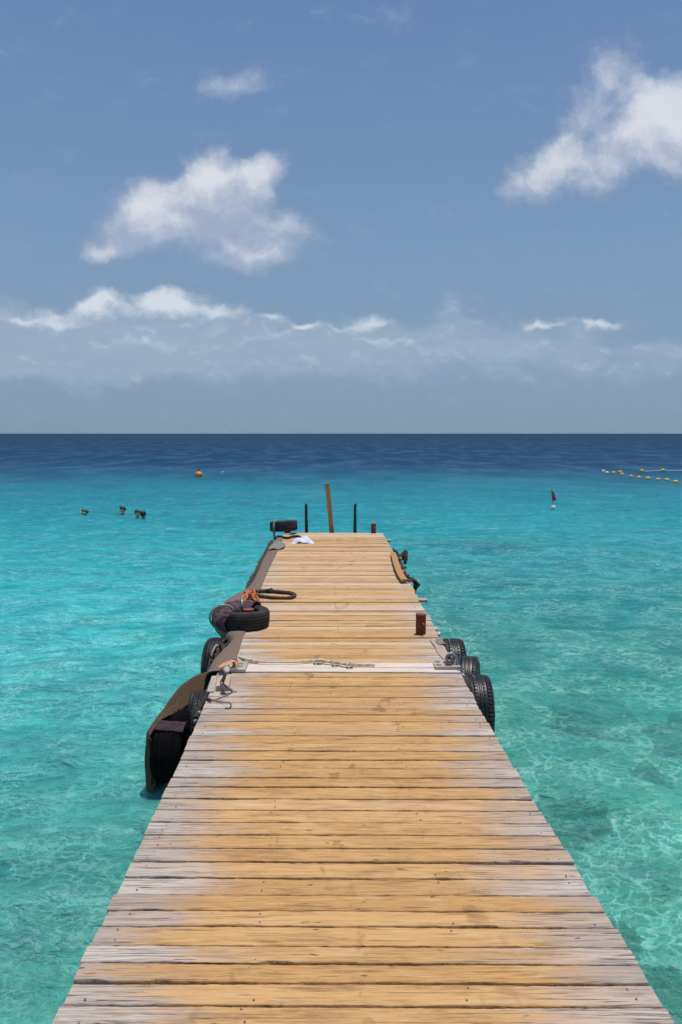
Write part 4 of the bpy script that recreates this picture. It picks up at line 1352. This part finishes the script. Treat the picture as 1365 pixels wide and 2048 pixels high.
yl = [(1227.6, 947, 7), (1240.5, 945.5, 7.5), (1244, 950, 7), (1263, 954, 7), (1278.5, 956.5, 7.5), (1296.4, 958.5, 8.5), (1316.5, 960.5, 7.5), (1334.4, 961.5, 8.5), (1351.6, 965.5, 9), (1284, 943.3, 7.5), (1326.4, 941.8, 7.5), (1368, 941.5, 7)]
yn = ['yellow buoy second from the landward... ']
where = ['yellow float at the left end of the buoy line, next after the pale one',
         'yellow float at the left of the buoy line, the upper of two nearly touching',
         'yellow float at the left of the buoy line, the lower of two nearly touching',
         'yellow float in the near buoy row, first after the touching pair',
         'yellow float in the near buoy row, second after the touching pair',
         'yellow float in the near buoy row, third after the touching pair',
         'yellow float in the near buoy row, third from its right end',
         'yellow float in the near buoy row, second from its right end',
         'nearest yellow float, at the right end of the near buoy row',
         'left yellow float of the separate far pair behind the near row',
         'right yellow float of the separate far pair behind the near row',
         'yellow float cut by the right edge of the picture in the far row']
bp_ = []
for (px, py, w_), lab in zip(yl, where):
    e, p, r = buoy(px, py, w_, M_YELLOW, lab, 'yellow buoys on the swimming-area line', parts=False, squash=.72)
    bp_.append(p)
_, pw, _ = buoy(1214.2, 947, 6.5, simple('pale_float', (.75, .72, .5), (.7, .65, .42), .5), 'pale cream float in the buoy line beside the white one', parts=False)
_, pw2, _ = buoy(1206.8, 944, 5.5, M_WHITE, 'small white float at the very left end of the buoy line', parts=False, squash=1.0)
mb = MB()
ln = [pw2, pw, bp_[0], bp_[1], bp_[2], bp_[3], bp_[4], bp_[5], bp_[6], bp_[7], bp_[8], bp_[8] + (bp_[8] - bp_[7]) * 2]
mb.tube([p_ + Vector((0, 0, .02)) for p_ in ln], .014, 6)
tag(mb.build('buoy_line', M_GROPE, None, origin=pw), 'thin rope on the water joining the near row of yellow floats', 'rope')
mb = MB().tube([bp_[9] + Vector((0, 0, .025)), bp_[10] + Vector((0, 0, .025)), bp_[11] + Vector((0, 0, .025))], .02, 6)
tag(mb.build('buoy_line', M_WHITE, None, origin=bp_[9]), 'thin pale rope joining the far pair of yellow floats', 'rope')

e, p, r = buoy(1106.5, 1017, 9.5, M_WHITE, 'white ball buoy carrying a maroon flag on a thin pole', parts=True, squash=.9, name='flag_buoy')
top = pd(1103, 978, p.y)
MB().tube([p + Vector((0, 0, r)), (p + top) / 2, top], [.010, .008, .008], 8).build('pole', M_GROPE, e)
rows = []
for i in range(5):
    t = i / 4
    a = top.lerp(p, t * .50 + .05)
    rows.append([a, a + Vector((.05 * math.sin(PI * min(1, t * 1.15 + .1)), .03 * math.sin(i * 2), -.02)), a + Vector((.03 + .30 * t * (1.25 - t), -.03 * math.cos(i * 2), -.05))])
fl = MB().grid(rows, 4, .006).build('flag', M_FLAG, e)
rows = [[q_ * .6 + rows[i][0] * .4 + Vector((-.02, -.02, .0)) for q_ in (rows[i][0] + Vector((.012 * k_, 0, 0)) for k_ in (0, 1, 2))] for i in range(4)]
MB().grid(rows, 3, .004).build('stripe', M_PINK, fl)


# ------------------------------------------------------------------ swimmers
def swimmer(px, ytop, ybase, label, skin, hair, yaw, strap=None, tilt=0.0):
    base = at(px, ybase, 0)
    yy = base.y
    base = base + Vector((0, 0, .045))
    e = empty('person', base, label, 'person', rz=yaw)
    # one continuous body: torso, arms, legs and head, grown from a skeleton
    hh = .235
    nodes = {
        'pel': ((0, .22, -.62), .13), 'wst': ((0, .12, -.42), .115), 'chest': ((0, .03, -.20), .145), 'neck0': ((0, 0, -.045), .062), 'neck': ((0, -.005, .005), .056),
        'jaw': ((0, -.018, .055), .072), 'head': ((0, .0, .125), .088), 'crown': ((0, .004, .165), .070),
        'sl': ((-.17, .03, -.11), .06), 'el': ((-.36, -.08, -.20), .042), 'wl': ((-.40, -.30, -.10), .030), 'hl': ((-.39, -.38, -.09), .028),
        'sr': ((.17, .03, -.11), .06), 'er': ((.36, -.08, -.20), .042), 'wr': ((.40, -.30, -.10), .030), 'hr': ((.39, -.38, -.09), .028),
        'kl': ((-.14, .10, -1.0), .068), 'al': ((-.16, .34, -1.32), .042), 'fl': ((-.16, .42, -1.40), .03),
        'kr': ((.16, .32, -1.0), .068), 'ar': ((.17, .58, -1.26), .042), 'fr': ((.17, .68, -1.32), .03)}
    E = [('pel', 'wst'), ('wst', 'chest'), ('chest', 'neck0'), ('neck0', 'neck'), ('neck', 'jaw'), ('jaw', 'head'), ('head', 'crown'), ('chest', 'sl'), ('sl', 'el'), ('el', 'wl'), ('wl', 'hl'),
         ('chest', 'sr'), ('sr', 'er'), ('er', 'wr'), ('wr', 'hr'), ('pel', 'kl'), ('kl', 'al'), ('al', 'fl'), ('pel', 'kr'), ('kr', 'ar'), ('ar', 'fr')]
    ks = list(nodes)
    me = bpy.data.meshes.new('body')
    me.from_pydata([nodes[k_][0] for k_ in ks], [(ks.index(a), ks.index(b)) for a, b in E], [])
    o = bpy.data.objects.new('body', me)
    C.objects.link(o)
    md = o.modifiers.new('skin', 'SKIN')
    md.use_smooth_shade = True
    o.modifiers.new('sub', 'SUBSURF').levels = 2
    o.modifiers['sub'].render_levels = 2
    for i, k_ in enumerate(ks):
        r_ = nodes[k_][1]
        sv = me.skin_vertices[0].data[i]
        sv.radius = (r_, r_)
        sv.use_root = (k_ == 'pel')
    me.materials.append(skin)
    o.parent = e
    # nose and ears are sculpted as small swellings of the face mesh
    fo = MB().lathe([(0, .022), (.010, .012), (.014, 0), (.010, -.012), (0, -.016)], Vector((0, -.100, .098)), 10).build('nose', skin); fo.parent = e
    for s_ in (-1, 1):
        fo = MB().lathe([(0, .012), (.018, .006), (.020, -.004), (0, -.010)], Vector((s_ * .088, .008, .108)), 10, Matrix.Rotation(R(90), 3, 'Y')).build('ear', skin); fo.parent = e
    # hair cap: upper and back of the head
    hb = MB()
    vs, fs = [], []
    n1, n2 = 20, 12
    for i in range(n1):
        a = 2 * PI * i / n1
        back = (math.sin(a) + 1) / 2
        low = 1.25 + .95 * back
        for j in range(n2):
            b = low * j / (n2 - 1)
            q_ = 1 + .05 * mn.noise(Vector((math.cos(a) * 3, math.sin(a) * 3, b * 4 + yaw)))
            vs.append((.099 * q_ * math.sin(b) * math.cos(a), .108 * q_ * math.sin(b) * math.sin(a) + .006, .128 + .108 * q_ * math.cos(b)))
    for i in range(n1):
        k_ = (i + 1) % n1
        for j in range(n2 - 1):
            fs.append((i * n2 + j, i * n2 + j + 1, k_ * n2 + j + 1, k_ * n2 + j))
    hb.add(vs, fs)
    ho = hb.build('hair', hair); ho.parent = e
    if strap:
        sb = MB().tube([(.103 * math.cos(a), .112 * math.sin(a) + .006, .125 + .012 * math.sin(a)) for a in [2 * PI * k_ / 16 for k_ in range(16)]], .008, 6, closed=True)
        so_ = sb.build('mask_strap', strap); so_.parent = e
        mkb = MB().box((0, -.104, .128), (.13, .035, .06), None, .012)
        mo = mkb.build('mask', M_BLACK); mo.parent = e
    return e


swimmer(170, 1020, 1034.5, 'swimmer with brown hair and mask strap, leftmost of the heads in the water, facing right', M_SKIN2, M_HAIR2, R(75), M_WHITE)
swimmer(246, 1015, 1028.5, 'swimmer with dark hair and a yellow mask strap, head turned away', M_SKIN2, M_HAIR, R(60), M_STRAP)
swimmer(276, 1024, 1036, 'swimmer facing the camera, close beside and partly behind the darkest-haired one', M_SKIN2, M_HAIR, R(15))
swimmer(287, 1023, 1038.5, 'swimmer with black hair seen from behind, rightmost of the heads in the water', M_SKIN, M_HAIR, R(185))

# ------------------------------------------------------------------ fish under the water on the right
p = at(1307, 1828, -.35)
e = empty('fish', p, 'small yellow and blue fish just under the surface at lower right', 'fish', rz=R(-15))
e.scale = (.42, .42, .42)
prof = [(0, -.085), (.012, -.075), (.028, -.04), (.032, 0), (.024, .04), (.010, .07), (0, .085)]
f = MB().lathe(prof, (0, 0, 0), 16, Matrix.Rotation(R(90), 3, 'Y'))
f.v = [(x_, y_ * .6, z_ * 1.3) for x_, y_, z_ in f.v]
fo = f.build('body', M_FISHY); fo.parent = e
t = MB().grid([[Vector((-.075, 0, .008)), Vector((-.075, 0, -.008))], [Vector((-.10, 0, .02)), Vector((-.10, 0, -.02))], [Vector((-.125, .004, .035)), Vector((-.125, .004, -.035))]], 3, .004).build('tail', M_FISHB)
t.parent = e
d_ = MB().grid([[Vector((.04, 0, .03)), Vector((.035, 0, .05))], [Vector((0, 0, .038)), Vector((-.005, 0, .062))], [Vector((-.045, 0, .022)), Vector((-.055, 0, .04))]], 3, .004).build('fin', M_FISHB)
d_.parent = e
